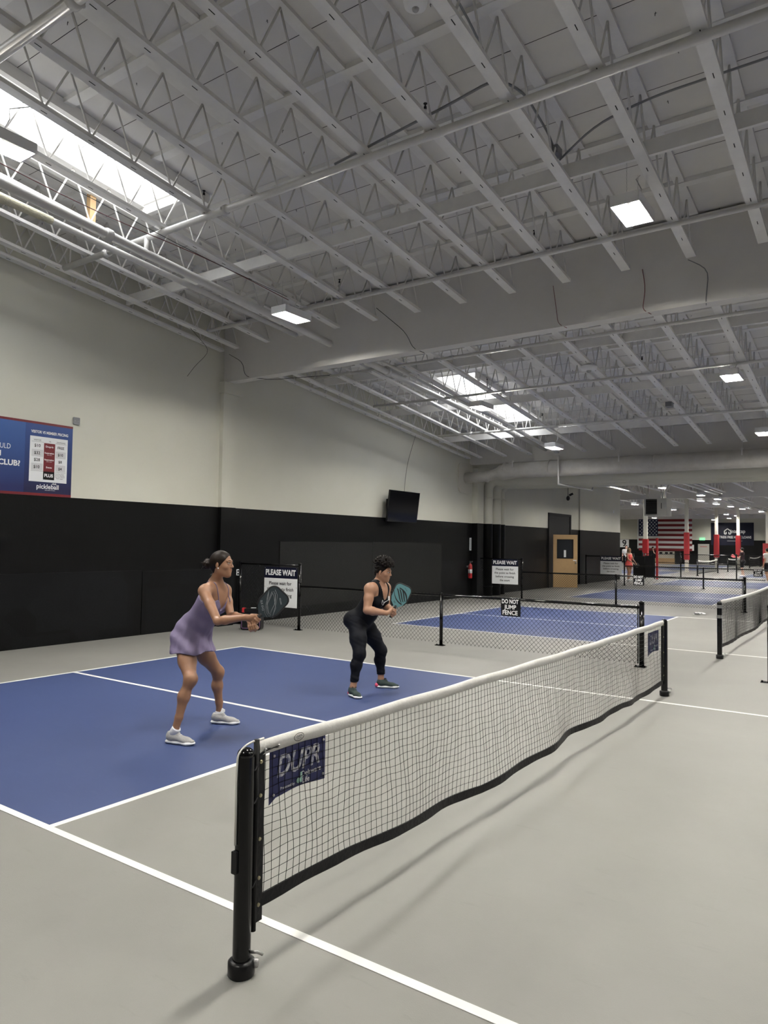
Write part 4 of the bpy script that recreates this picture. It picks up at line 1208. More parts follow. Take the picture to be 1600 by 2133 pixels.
root = thing('number_sign', (-20.3, YF, 1.6), 'white square sign with a black number nine on the far wall', 'sign')
m = MB(); m.bx(-20.85, -19.85, YF - .03, YF - .01, 1.60, 2.42); m.build('panel', 'white', root)
m = MB(); text_mb(m, '9', (-20.32, YF - .035, 2.0), (1, 0, 0), (0, 0, 1), .95, .02); m.build('numeral', 'blackletters', root)

root = bpy.data.objects.new('door_2', None); COL.objects.link(root); root.location = (-12.45, YF, 0); root['kind'] = 'structure'; root['label'] = 'pale double door in the far wall'
m = MB(); m.bx(-13.0, -11.95, YF - .04, YF, 0, 2.05); m.build('door_leaf', mat('pale_door', (0.42, 0.41, 0.37), 0.5), root)
m = MB(); m.bx(-12.8, -12.15, YF - .05, YF - .04, 1.75, 1.80); m.build('notice', 'redpaint', root)
m = MB(); m.bx(-12.1, -12.02, YF - .07, YF - .04, .9, 1.2); m.build('door_handle', 'steel', root)
m = MB(); m.bx(-13.55, -13.38, YF - .03, YF, 1.35, 1.95); tag(m.build('notice_strip', 'white', loc=(-13.46, YF, 1.35)), 'narrow white notice on the far wall left of the pale door', 'notice')
m = MB(); m.bx(-12.85, -12.35, YF - .1, YF, 2.42, 2.68); o = m.build('exit_sign', 'exit', loc=(-12.6, YF, 2.42)); tag(o, 'small green lit exit sign above the pale far door', 'exit sign')
m = MB(); text_mb(m, 'EXIT', (-12.6, YF - .11, 2.55), (1, 0, 0), (0, 0, 1), .2, .004); m.build('lettering', 'letters', o)

# lit booth opening with a counter under the flag
root = thing('service_booth', (-16, 74.3, 0), 'pale booth with framed pictures and a timber counter under the flag', 'booth')
m = MB(); m.bx(-16.9, -15.05, 74.2, 74.6, .55, 1.25); m.build('back_panel', 'cream', root)
m = MB(); m.bx(-17.0, -14.95, 73.9, 74.2, 0.0, .55); m.build('counter', 'tan', root)
for x in (-16.4, -15.85, -15.4):
    m = MB(); m.bx(x - .14, x + .14, 74.15, 74.2, .95, 1.18); m.build('picture', 'plasticdark', root)
for x in (-17.3, -14.75):
    m = MB(); m.bx(x - .25, x + .25, 73.9, 74.1, 0, 1.3); m.build('side_screen', 'vinylblack', root)
# black screen beside the coral player
root = thing('folding_screen', (-8.5, 37.2, 0), 'black upright screen panels behind the player in coral', 'screen')
m = MB(); m.bx(-8.95, -8.35, 37.5, 37.54, .1, 1.22); m.build('panel', 'vinylblack', root)
m = MB(); m.bx(-8.33, -7.85, 37.3, 37.34, .1, 1.25); m.build('panel', 'vinylblack', root)
for x in (-8.95, -8.34, -7.85):
    m = MB(); m.tube([(x, 37.4, 0), (x, 37.4, 1.35)], .03, 8); m.build('upright', 'black', root)
m = MB(); m.box((-7.72, 37.4, 1.1), (.1, .1, 2.2)); tag(m.build('red_post', 'red', loc=(-7.72, 37.4, 0)), 'slim red post at the end of the black screen', 'post')

# ------------------------------------------------------------------ figures: smooth implicit bodies
class SDF:
    def __init__(s, lo, hi, h):
        s.h = h; s.lo = np.array(lo, np.float32); s.n = np.ceil((np.array(hi) - np.array(lo)) / h).astype(int) + 1
        s.d = np.full(tuple(s.n), 0.5, np.float32)
    def block(s, lo, hi):
        a = np.clip(np.floor((np.array(lo) - s.lo) / s.h).astype(int), 0, s.n)
        b = np.clip(np.ceil((np.array(hi) - s.lo) / s.h).astype(int) + 1, 0, s.n)
        return tuple(slice(i, j) for i, j in zip(a, b))
    def coords(s, sl):
        ax = [s.lo[i] + s.h * np.arange(sl[i].start, sl[i].stop, dtype=np.float32) for i in range(3)]
        return np.meshgrid(*ax, indexing='ij')
    def put(s, f, lo, hi, k, sub=False):
        m = k + .03
        sl = s.block(np.array(lo) - m, np.array(hi) + m)
        if any(q.stop <= q.start for q in sl): return
        X, Y, Z = s.coords(sl)
        d = f(X, Y, Z).astype(np.float32); a = s.d[sl]
        if sub:
            d = -d; h_ = np.maximum(k - np.abs(a - d), 0) / k
            s.d[sl] = np.maximum(a, d) + h_ * h_ * k / 4
        else:
            h_ = np.maximum(k - np.abs(a - d), 0) / k
            s.d[sl] = np.minimum(a, d) - h_ * h_ * k / 4

def cone_f(a, b, ra, rb, n=None, sq=1.0):
    a = np.array(a, float); b = np.array(b, float); ab = b - a; L2 = max(1e-9, ab @ ab)
    if n is not None: n = np.array(n, float) / np.linalg.norm(n)
    def f(X, Y, Z):
        px, py, pz = X - a[0], Y - a[1], Z - a[2]
        t = np.clip((px * ab[0] + py * ab[1] + pz * ab[2]) / L2, 0, 1)
        qx, qy, qz = px - t * ab[0], py - t * ab[1], pz - t * ab[2]
        if n is not None:
            dn_ = qx * n[0] + qy * n[1] + qz * n[2]; e = dn_ * (1 / sq - 1)
            qx = qx + e * n[0]; qy = qy + e * n[1]; qz = qz + e * n[2]
            d = np.sqrt(qx * qx + qy * qy + qz * qz) - (ra + (rb - ra) * t)
            return d * (sq if sq < 1 else 1) ** .5
        return np.sqrt(qx * qx + qy * qy + qz * qz) - (ra + (rb - ra) * t)
    r = max(ra, rb) * max(1, sq)
    return f, np.minimum(a, b) - r, np.maximum(a, b) + r

def ell_f(c, rad, axes=None):
    c = np.array(c, float); A = np.array(axes, float) if axes is not None else np.eye(3); rad = np.array(rad, float)
    def f(X, Y, Z):
        px, py, pz = X - c[0], Y - c[1], Z - c[2]
        k0 = 0; k1 = 0
        for i in range(3):
            q = px * A[i][0] + py * A[i][1] + pz * A[i][2]
            k0 = k0 + (q / rad[i]) ** 2; k1 = k1 + (q / rad[i] ** 2) ** 2
        k0 = np.sqrt(k0); k1 = np.sqrt(k1) + 1e-9
        return k0 * (k0 - 1) / k1
    r = rad.max()
    return f, c - r, c + r

def surface_net(d, lo, h):
    s = d < 0
    c = np.zeros(tuple(np.array(d.shape) - 1), np.uint8)
    for i in (0, 1):
        for j in (0, 1):
            for k in (0, 1):
                c += s[i:s.shape[0] - 1 + i, j:s.shape[1] - 1 + j, k:s.shape[2] - 1 + k]
    act = (c > 0) & (c < 8)
    idx = np.argwhere(act)
    vid = np.full(act.shape, -1, np.int64); vid[act] = np.arange(len(idx))
    acc = np.zeros((len(idx), 3)); cnt = np.zeros(len(idx))
    cor = [(i, j, k) for i in (0, 1) for j in (0, 1) for k in (0, 1)]
    val = {q: d[idx[:, 0] + q[0], idx[:, 1] + q[1], idx[:, 2] + q[2]] for q in cor}
    for q in cor:
        for ax in range(3):
            if q[ax] == 0:
                r = list(q); r[ax] = 1; r = tuple(r)
                a, b = val[q], val[r]; m = (a < 0) != (b < 0)
                t = np.where(m, a / np.where(m, a - b, 1), 0)
                p = np.array(q, float)[None, :].repeat(len(idx), 0); p[:, ax] += t
                acc[m] += p[m]; cnt[m] += 1
    v = (idx + acc / cnt[:, None]) * h + np.array(lo)
    faces = []
    for ax in range(3):
        a = [slice(None)] * 3; b = [slice(None)] * 3
        a[ax] = slice(0, -1); b[ax] = slice(1, None)
        sa, sb = s[tuple(a)], s[tuple(b)]
        e = np.argwhere(sa != sb)
        o1, o2 = [x for x in range(3) if x != ax]
        e = e[(e[:, o1] > 0) & (e[:, o2] > 0) & (e[:, o1] < act.shape[o1]) & (e[:, o2] < act.shape[o2])]
        def g(d1, d2):
            q = e.copy(); q[:, o1] -= d1; q[:, o2] -= d2
            return vid[q[:, 0], q[:, 1], q[:, 2]]
        quad = np.stack([g(1, 1), g(0, 1), g(0, 0), g(1, 0)], 1)
        flip = sa[e[:, 0], e[:, 1], e[:, 2]]
        if ax == 1: flip = ~flip
        quad[~flip] = quad[~flip][:, ::-1]
        faces.append(quad)
    F = np.concatenate(faces)
    return v, F[(F >= 0).all(1)]

def mesh_obj(name, v, F, mt, parent=None, loc=None, smooth_it=2):
    me = bpy.data.meshes.new(name)
    org = np.array(world_of(parent) if parent is not None else (loc or (0, 0, 0)))
    # light relaxation
    if smooth_it:
        n = len(v); E_ = np.concatenate([F[:, [0, 1]], F[:, [1, 2]], F[:, [2, 3]], F[:, [3, 0]]])
        for lam in [.5, -.52] * smooth_it:
            acc = np.zeros_like(v); ct = np.zeros(n)
            for c_ in range(3):
                acc[:, c_] = np.bincount(E_[:, 0], v[E_[:, 1], c_], n) + np.bincount(E_[:, 1], v[E_[:, 0], c_], n)
            ct = np.bincount(E_[:, 0], minlength=n) + np.bincount(E_[:, 1], minlength=n)
            v = v + lam * (acc / np.maximum(ct, 1)[:, None] - v)
    vv = (v - org).astype(np.float32)
    me.vertices.add(len(vv)); me.vertices.foreach_set('co', vv.ravel())
    me.loops.add(len(F) * 4); me.loops.foreach_set('vertex_index', F.astype(np.int32).ravel())
    me.polygons.add(len(F)); me.polygons.foreach_set('loop_start', np.arange(0, len(F) * 4, 4, dtype=np.int32))
    me.polygons.foreach_set('use_smooth', np.ones(len(F), bool))
    me.update(calc_edges=True); me.validate()
    me.materials.append(MT[mt] if isinstance(mt, str) else mt)
    o = bpy.data.objects.new(name, me); COL.objects.link(o)
    if parent is not None: o.parent = parent
    else: o.location = org
    return o

def solid(name, prims, h, mt, parent=None, loc=None, clip=None, off=0.0, noise=None, smooth_it=2):
    """prims: list of (f,lo,hi,k[,sub]); returns (object, sdf)"""
    lo = np.min([p[1] for p in prims if len(p) < 5], axis=0) - .04 - off; hi = np.max([p[2] for p in prims if len(p) < 5], axis=0) + .04 + off
    g = SDF(lo, hi, h)
    for p in prims: g.put(p[0], p[1], p[2], p[3], len(p) > 4)
    d = g.d - off
    if clip is not None or noise is not None:
        X, Y, Z = g.coords(tuple(slice(0, n) for n in g.n))
        if noise is not None: d = d + noise(X, Y, Z)
        if clip is not None: d = np.maximum(d, clip(X, Y, Z))
    v, F = surface_net(d, g.lo, h)
    return mesh_obj(name, v, F, mt, parent, loc, smooth_it), g

def nv(a): a = np.array(a, float); return a / np.linalg.norm(a)
def A3(*a): return np.array(a, float)

def head_prims(c, F, U, sc=1.0, nose=1.0):
    R = np.cross(F, U); ax = [F, R, U]; P = []
    def at(f, r, u): return c + sc * (F * f + R * r + U * u)
    P.append((*ell_f(at(-.012, 0, .022), np.array([.096, .076, .092]) * sc, ax), .01))
    P.append((*ell_f(at(.022, 0, -.035), np.array([.066, .058, .078]) * sc, ax), .03))
    P.append((*cone_f(at(-.01, .046, -.055), at(.058, .012, -.098), .014 * sc, .014 * sc), .035))
    P.append((*cone_f(at(-.01, -.046, -.055), at(.058, -.012, -.098), .014 * sc, .014 * sc), .035))
    P.append((*ell_f(at(.072, 0, -.098), np.array([.017, .02, .015]) * sc, ax), .015))
    for r in (-1, 1):
        P.append((*ell_f(at(.055, r * .042, -.022), np.array([.022, .022, .02]) * sc, ax), .02))
        P.append((*ell_f(at(.088, r * .033, .012), np.array([.014, .017, .010]) * sc, ax), .012, True))
        P.append((*cone_f(at(.085, r * .012, .032), at(.072, r * .05, .029), .006 * sc, .006 * sc), .014))
        P.append((*ell_f(at(-.012, r * .078, -.008), np.array([.017, .007, .028]) * sc, [nv(F + R * r * .35), nv(R - F * r * .35), U]), .006))
        P.append((*ell_f(at(-.002, r * .072, -.002), np.array([.009, .008, .013]) * sc, ax), .005, True))
        P.append((*ell_f(at(.092, r * .010, -.025), np.array([.009, .008, .007]) * sc, ax), .006))
        P.append((*cone_f(at(.0865, r * .020, .0215), at(.078, r * .046, .0185), .0052 * sc, .0045 * sc), .004))
        P.append((*cone_f(at(.0855, r * .022, .0015), at(.078, r * .044, .0035), .0045 * sc, .0040 * sc), .004))
    P.append((*cone_f(at(.083, 0, .016), at(.098 + .006 * nose, 0, -.020), .0065 * sc, .0095 * sc), .010))
    P.append((*ell_f(at(.070, 0, -.060), np.array([.020, .030, .026]) * sc, ax), .02))
    P.append((*ell_f(at(.083, 0, -.048), np.array([.013, .024, .006]) * sc, ax), .006))
    P.append((*ell_f(at(.081, 0, -.062), np.array([.013, .020, .007]) * sc, ax), .006))
    return P, at

def grip_hand(center, axis, palm, wrist, sc=1.0, spread=.019, rh=.017, thumb_along=1.0, order=1):
    """fingers curl round a handle through `center` along `axis`; palm = direction from the handle to the palm"""
    axis = nv(axis); palm = np.array(palm, float); palm = nv(palm - axis * (palm @ axis)); side = np.cross(axis, palm) * order
    P = []; wrist = np.array(wrist, float)
    kn = center + palm * (rh + .018)
    # palm slab between wrist and knuckles
    for q in (-.03, -.01, .01, .03):
        P.append((*cone_f(wrist, kn + axis * q * sc + side * .012, .021 * sc, .013 * sc), .012))
    lens = [.9, 1.0, .97, .82]
    for i in range(4):
        o = center + axis * ((i - 1.5) * -spread * sc)
        R0 = rh + .0085
        angs = [10, 62, 118, 168, 205]
        pts = [o + (palm * math.cos(math.radians(a)) + side * math.sin(math.radians(a))) * (R0 + (.010 if a == 62 else .004 if a == 118 else 0)) * (1 if a < 190 else 1.0) for a in [x * (.86 + .14 * lens[i]) for x in angs]]
        rr = [.0098, .0096, .0088, .0080, .0070]
        for k in range(4): P.append((*cone_f(pts[k], pts[k + 1], rr[k] * sc, rr[k + 1] * sc), .004))
    # thumb from the side of the palm near its base
    tb = wrist * .35 + kn * .65 - side * .016 + axis * .02 * thumb_along
    o = center + axis * .034 * thumb_along
    t1 = o + (palm * .75 - side * .75) * (rh + .010); t2 = o + axis * .014 * thumb_along + (-palm * .35 - side) * (rh + .007)
    P.append((*cone_f(tb, t1, .015 * sc, .0105 * sc), .010)); P.append((*cone_f(t1, t2, .0105 * sc, .0085 * sc), .005))
    return P

def shoe(root, heel, toe, sole_mat, upper_mat, ankle, lace_mat, accent=None, sock=None, h=.0035, sc=1.0):
    heel = A3(heel[0], heel[1], 0); toe = A3(toe[0], toe[1], 0); D = nv(toe - heel); Sd = A3(-D[1], D[0], 0); U = A3(0, 0, 1); L = np.linalg.norm(toe - heel)
    def at(f, s, u): return heel + D * L * f + Sd * s + U * u
    sole = [(*cone_f(at(.13, 0, .020), at(.40, 0, .018), .037, .034, U, .50), .02), (*cone_f(at(.40, 0, .018), at(.78, 0, .017), .034, .045, U, .42), .02), (*cone_f(at(.78, 0, .017), at(.91, 0, .020), .045, .028, U, .45), .02)]
    o, _ = solid('sole', sole, h, sole_mat, root, clip=lambda X, Y, Z: np.maximum(-Z + .002, Z - .040 + .0 * X))
    up = [(*ell_f(at(.20, 0, .06), [.05, .036, .05], [D, Sd, U]), .03), (*cone_f(at(.30, 0, .062), at(.72, 0, .036), .040, .036, U, .8), .03), (*cone_f(at(.72, 0, .034), at(.90, 0, .030), .039, .026, U, .7), .025),
          (*cone_f(at(.20, 0, .07), at(.22, 0, .105), .036, .034), .02), (*cone_f(at(.34, 0, .10), at(.42, 0, .09), .022, .02), .02)]
    u, _ = solid('upper', up, h, upper_mat, o, clip=lambda X, Y, Z: np.maximum(-Z + .025, Z - (.104 + .0 * X)))
    m = MB()
    for k in range(4):
        f = .36 + .07 * k; z = .108 - .016 * k
        m.tube([tuple(at(f, -.022, z)), tuple(at(f + .02, 0, z + .006)), tuple(at(f + .01, .022, z))], .0025, 5)
        m.tube([tuple(at(f + .03, -.022, z - .008)), tuple(at(f + .01, 0, z + .006)), tuple(at(f - .01, .022, z + .002))], .0025, 5)
    for s_ in (-1, 1):
        m.tube([tuple(at(.36, 0, .115)), tuple(at(.40, s_ * .022, .120)), tuple(at(.45, s_ * .030, .108)), tuple(at(.41, s_ * .008, .112))], .0028, 5)
    m.build('laces', lace_mat, o)
    if accent:
        q = MB(); q.sphere(tuple(at(.06, 0, .035)), (.030, .036, .030), n=12, m=8, R=Matrix((Vector(D), Vector(Sd), Vector(U))).transposed()); q.build('heel_accent', accent, o)
    if sock:
        an = np.array(ankle); b = at(.22, 0, .07)
        q = MB(); ax_ = nv(an - b); top = b + ax_ * .085
        q.tube([tuple(b), tuple(b + ax_ * .05), tuple(top - ax_ * .008), tuple(top)], [.040, .039, .040, .038], 16); q.build('sock', sock, root)
    return o

def limb_prims(J, g=1.0, arm=1.0, leg=1.0):
    """arms and legs from joint dictionary"""
    P = []; F = J['F']; U = A3(0, 0, 1)
    for s in 'RL':
        sh, el, wr = J['sh' + s], J['el' + s], J['wr' + s]
        P.append((*ell_f(sh, np.array([.056, .056, .056]) * arm), .03))
        mid = sh * .55 + el * .45
        P.append((*cone_f(sh, mid, .050 * arm, .045 * arm), .02)); P.append((*cone_f(mid, el, .045 * arm, .037 * arm), .02))
        f1 = el * .72 + wr * .28
        P.append((*cone_f(el, f1, .037 * arm, .040 * arm), .015)); P.append((*cone_f(f1, wr, .040 * arm, .0255 * (1 + (arm - 1) * .4)), .015))
        hp, kn, an = J['hip' + s], J['kn' + s], J['an' + s]
        back = -F
        P.append((*cone_f(hp, hp * .5 + kn * .5, .092 * leg, .083 * leg), .04)); P.append((*cone_f(hp * .5 + kn * .5, kn, .083 * leg, .055 * leg), .03))
        P.append((*ell_f(kn + F * .006, np.array([.050, .050, .060]) * leg), .035))
        c1 = kn * .66 + an * .34 + back * .015
        P.append((*cone_f(kn, c1, .048 * leg, .051 * leg), .04)); P.append((*cone_f(c1, kn * .25 + an * .75, .051 * leg, .035 * leg), .04)); P.append((*cone_f(kn * .25 + an * .75, an, .036 * leg, .033 * leg), .02))
    return P

def foot_prims(heel, toe, an):
    heel = A3(heel[0], heel[1], .045); toe = A3(toe[0], toe[1], .03)
    return [(*cone_f(an, heel * .75 + toe * .25, .033, .03), .02), (*cone_f(heel * .85 + toe * .15, toe * .8 + heel * .2, .028, .022), .02)]

def torso_prims(J, g=1.0, bust=1.0, belly=0.0):
    F = J['F']; pel, ch, nk = J['pel'], J['ch'], J['neck']; Tu = nv(ch - pel); Rt = J['R']; Fd = nv(F - Tu * (F @ Tu)); ax = [Fd, Rt, Tu]
    waist = pel * .52 + ch * .48
    P = [(*ell_f(pel, np.array([.105, .155, .12]) * g, ax), .05),
         (*cone_f(pel, waist, .140 * g, .118 * g, Fd, .78), .05), (*cone_f(waist, ch, .118 * g, .140 * g, Fd, .76), .05),
         (*ell_f(ch, np.array([.105, .145, .15]) * g, ax), .05),
         (*cone_f(J['shR'] * .85 + ch * .15 + Tu * .02, J['shL'] * .85 + ch * .15 + Tu * .02, .058 * g, .058 * g), .05)]
    for r in (-1, 1):
        sh = J['shR'] if r > 0 else J['shL']
        P.append((*cone_f(nk, sh * .75 + nk * .25, .050, .042 * g), .05))
        P.append((*ell_f(ch + Fd * .085 * g + Rt * r * .068 * g - Tu * .02, np.array([.05, .058, .055]) * bust * g, ax), .03))
        P.append((*ell_f(pel - Fd * .062 * g + Rt * r * .07 * g - Tu * .045, np.array([.085, .085, .095]) * g, ax), .05))
    if belly: P.append((*ell_f(waist + Fd * .05 * g - Tu * .03, np.array([.09, .12, .12]) * g * belly, ax), .05))
    return P, ax, waist

MT['skin1'] = mat('warm_tan_skin', (0.33, 0.175, 0.105), 0.42, spec=0.4, noise=(25, 0.3, (0.305, 0.16, 0.095)))
MT['skin2'] = mat('light_brown_skin', (0.38, 0.21, 0.135), 0.42, spec=0.4, noise=(25, 0.3, (0.35, 0.19, 0.12)))
MT['lip'] = mat('lip', (0.33, 0.10, 0.09), 0.4)
MT['eyewhite'] = mat('eye_white', (0.55, 0.52, 0.50), 0.3)
MT['iris'] = mat('dark_iris', (0.02, 0.012, 0.008), 0.2)
MT['hair1'] = mat('dark_brown_hair', (0.012, 0.007, 0.005), 0.45, spec=0.18)
MT['hair2'] = mat('black_curly_hair', (0.007, 0.005, 0.0045), 0.6, spec=0.12)
MT['lavender'] = mat('lavender_fabric', (0.165, 0.135, 0.235), 0.7, bump=(90, 0.15))
MT['legging'] = mat('black_legging', (0.003, 0.0035, 0.006), 0.65, spec=0.15, noise=(9, 0.15, (0.006, 0.007, 0.012)))
MT['tank'] = mat('black_tank', (0.003, 0.0035, 0.006), 0.65, spec=0.15)
MT['shoewhite'] = mat('white_sole', (0.80, 0.80, 0.82), 0.5)
MT['knit'] = mat('grey_white_knit', (0.50, 0.49, 0.48), 0.8, bump=(220, 0.6), noise=(30, 0.2, (0.42, 0.41, 0.40)))
MT['darkgreen'] = mat('dark_green_knit', (0.022, 0.040, 0.036), 0.7, bump=(200, 0.5))
MT['pink'] = mat('pink_foam', (0.62, 0.07, 0.15), 0.5)
MT['edge'] = mat('paddle_edge', (0.008, 0.008, 0.009), 0.4)
MT['grip'] = mat('black_grip', (0.01, 0.01, 0.011), 0.6)

def face_parts(body, c, F, U, at, sc=1.0, brow='hair1'):
    R = np.cross(F, U)
    for r in (-1, 1):
        e = at(.0755, r * .032, .011)
        m = MB(); m.sphere(tuple(e), .0115 * sc, n=14, m=10); ey = m.build('eye', 'eyewhite', body)
        m = MB(); m.sphere(tuple(e + F * .0055 * sc), .0070 * sc, n=10, m=8); m.build('iris', 'iris', ey)
        m = MB(); m.tube([tuple(at(.0890, r * .019, .0165)), tuple(at(.0900, r * .032, .0185)), tuple(at(.0825, r * .047, .0145))], .0016 * sc, 5); m.build('eyelashes', 'iris', body)
        m = MB(); m.tube([tuple(at(.0915, r * .016, .0345)), tuple(at(.0880, r * .034, .0375)), tuple(at(.0745, r * .052, .0335))], [.0018 * sc, .0026 * sc, .0012 * sc], 6); m.build('eyebrow', brow, body)
    m = MB(); Rm = Matrix((Vector(F), Vector(R), Vector(U))).transposed()
    m.sphere(tuple(at(.0895, 0, -.0485)), (.0065 * sc, .021 * sc, .0042 * sc), R=Rm, n=16, m=8); m.sphere(tuple(at(.0875, 0, -.0585)), (.0068 * sc, .018 * sc, .0050 * sc), R=Rm, n=16, m=8)
    m.build('lips', 'lip', body)

def paddle(root_label, throat, a, nrm, face_mat, design, w_=.195, L=.275, hl=.135, name='pickleball_paddle'):
    a = nv(a); nrm = nv(nrm - a * (np.array(nrm) @ a)); s = np.cross(a, nrm)
    T = np.array(throat, float)
    root = thing(name, tuple(T), root_label, 'paddle')
    def pt(u, v, t=0): return tuple(T + s * u + a * v + nrm * t)
    def outline(gw):
        o = []
        ww = w_ / 2 + gw; r = .055
        base = [(.016, -.005), (.03, .012), (ww * .80, .055), (ww, .10), (ww, L - r)]
        arc = [(ww - r + r * math.cos(x), L - r + (r + gw) * math.sin(x)) for x in np.linspace(.2, math.pi / 2, 6)]
        right = base + arc
        return right + [(-x, y) for x, y in right[::-1]]
    ol = outline(0)
    m = MB(); m.poly([pt(*q) for q in ol], nrm, .013); m.build('face', face_mat, root)
    m = MB(); m.tube([pt(*q) for q in ol[2:-2]], .0085, 8); m.build('edge_guard', 'edge', root)
    m = MB(); m.tube([pt(0, .02), pt(0, -.01), pt(0, -hl + .01), pt(0, -hl)], [.014, .0155, .0160, .018], 10); m.build('handle', 'grip', root)
    design(root, pt, s, a, nrm)
    return root

# ============================ first player ============================
F1 = nv(A3(.965, .26, 0)); R1 = nv(A3(.26, -.965, 0)); U1 = A3(0, 0, 1)
J1 = dict(F=F1, R=R1, pel=A3(-3.14, 1.99, .885), ch=A3(-2.91, 2.02, 1.225), neck=A3(-2.862, 2.01, 1.375),
          shR=A3(-2.82, 1.84, 1.318), elR=A3(-2.53, 1.74, 1.085), wrR=A3(-2.275, 1.81, 1.128),
          shL=A3(-2.90, 2.165, 1.303), elL=A3(-2.775, 2.12, 1.085), wrL=A3(-2.36, 1.93, 1.105),
          hipR=A3(-3.115, 1.88, .82), hipL=A3(-3.20, 2.08, .82), knR=A3(-2.87, 1.755, .555), anR=A3(-2.955, 1.67, .115),
          knL=A3(-3.165, 2.34, .500), anL=A3(-3.185, 2.39, .105))
hF, hU = nv(A3(.915, .40, -.03)), None
hU = nv(U1 + F1 * .04)
H1 = A3(-2.775, 2.00, 1.556)
tp, tax, tw = torso_prims(J1, .93, .92)
lp = limb_prims(J1, arm=.93, leg=.93)
hp_, at1 = head_prims(H1, nv(hF), hU, 1.0)
neckp = [(*cone_f(at1(-.025, 0, -.055), J1['neck'] - F1 * .005, .046, .052), .025), (*cone_f(J1['neck'], J1['ch'] + A3(0, 0, .05), .055, .07), .04)]
fR = ((-3.045, 1.645), (-2.775, 1.735)); fL = ((-3.245, 2.335), (-2.995, 2.475))
feet = foot_prims(*fR, J1['anR']) + foot_prims(*fL, J1['anL'])
pa1 = nv(A3(.568, .36, .74)); pn1 = A3(.569, -.821, -.042)
T1 = A3(-2.196, 1.905, 1.142)
hc = T1 - pa1 * .055
handR = grip_hand(hc, pa1, A3(-.55, -.6, .25), J1['wrR'], 1.0, thumb_along=1)
handL = grip_hand(T1 - pa1 * .092 + A3(0, 0, -.022), nv(pa1 + A3(.3, .2, -.4)), A3(-.7, .35, -.45), J1['wrL'], .96, rh=.026, thumb_along=1, order=-1)
body1, g1 = solid('person', tp + lp + neckp + hp_ + feet + handR + handL, .0048, 'skin1', None, (-3.05, 2.05, 0))
tag(body1, 'woman in a lavender dress crouching ready with a dark paddle held out', 'person')
face_parts(body1, H1, nv(hF), hU, at1)
hFn = nv(hF); hRn = np.cross(hFn, hU)
def hairclip(at_c, F, U, R, thr):
    def f(X, Y, Z):
        px, py, pz = X - at_c[0], Y - at_c[1], Z - at_c[2]
        f_ = px * F[0] + py * F[1] + pz * F[2]; u_ = px * U[0] + py * U[1] + pz * U[2]; r_ = np.abs(px * R[0] + py * R[1] + pz * R[2])
        return np.maximum(f_ * .80 - u_ * .60 + np.maximum(0, .055 - r_) * .25 - thr, -u_ - .085 + f_ * .2)
    return f
hairp = [(*ell_f(at1(-.014, 0, .024), [.103, .082, .097], [hFn, hRn, hU]), .01), (*cone_f(at1(-.07, 0, -.02), at1(-.05, 0, -.07), .05, .035), .02)]
hair, _ = solid('hair', hairp, .004, 'hair1', body1, clip=hairclip(H1, hFn, hU, hRn, .018))
rr_ = np.random.default_rng(3)
bun = [(*ell_f(at1(-.137, 0, -.008), [.038, .036, .046], [hFn, hRn, hU]), .02), (*cone_f(at1(-.09, 0, -.01), at1(-.13, 0, -.01), .04, .035), .02)]
for k in range(26):
    dv = nv(rr_.normal(size=3)); bun.append((*ell_f(at1(-.137, 0, -.008) + dv * .038, [.014, .011, .013]), .006))
for k in range(7):
    p0 = at1(-.15, 0, -.01); dv = nv(rr_.normal(size=3) - hFn * .8); bun.append((*cone_f(p0 + dv * .03, p0 + dv * .065 + A3(0, 0, .01 * (k - 3)), .005, .002), .006))
solid('hair_bun', bun, .0035, 'hair1', hair)
m = MB(); m.sphere(tuple(at1(.001, .0805, -.036)), .006); m.build('earring', 'shoewhite', body1)
# dress
Fd, Rt, Tu = tax
hemc = A3(-3.115, 1.985, .765)
sk = [(*cone_f(J1['pel'] + A3(0, 0, .05), hemc + A3(0, 0, -.06), .145, .222, F1, .86), .05), (*cone_f(J1['ch'] - A3(.035, 0, .05), J1['pel'] + A3(-.03, 0, -.02), .105, .155, F1, .85), .06)]
c0 = J1['ch']
def dress_clip(X, Y, Z):
    px, py, pz = X - c0[0], Y - c0[1], Z - c0[2]
    t = px * Tu[0] + py * Tu[1] + pz * Tu[2]; f_ = px * Fd[0] + py * Fd[1] + pz * Fd[2]; r_ = np.abs(px * Rt[0] + py * Rt[1] + pz * Rt[2])
    # neckline: lower in the middle of the front and at the back, raised points under the straps
    top = t - (.035 + .04 * np.exp(-((r_ - .075) / .03) ** 2) * (f_ > 0) - .065 * np.exp(-(r_ / .04) ** 2) * (f_ > 0) - .03 * (f_ < 0))
    az = np.arctan2(Y - hemc[1], X - hemc[0])
    hem = (.752 + .010 * np.sin(az * 5 + 1)) - Z
    return np.maximum(top, hem)
def folds(X, Y, Z):
    az = np.arctan2(Y - hemc[1] , X - hemc[0]); u = np.clip((1.02 - Z) / .27, 0, 1)
    u2 = np.clip((1.2 - Z) / .3, 0, 1)
    return .009 * u * np.sin(az * 7 + Z * 13) + .004 * u * np.sin(az * 17 - Z * 22 + 1) + .005 * u2 * np.sin((X * .6 + Y * .8 + Z * 1.3) * 34)
thigh_ease = [(*cone_f(J1['hip' + q_] + A3(-.0, 0, .02), J1['hip' + q_] * .62 + J1['kn' + q_] * .38, .100, .100), .06) for q_ in 'RL']
dress, _ = solid('dress', tp[:5] + tp[6:] + thigh_ease + sk, .005, 'lavender', body1, clip=dress_clip, off=.011, noise=folds, smooth_it=1)

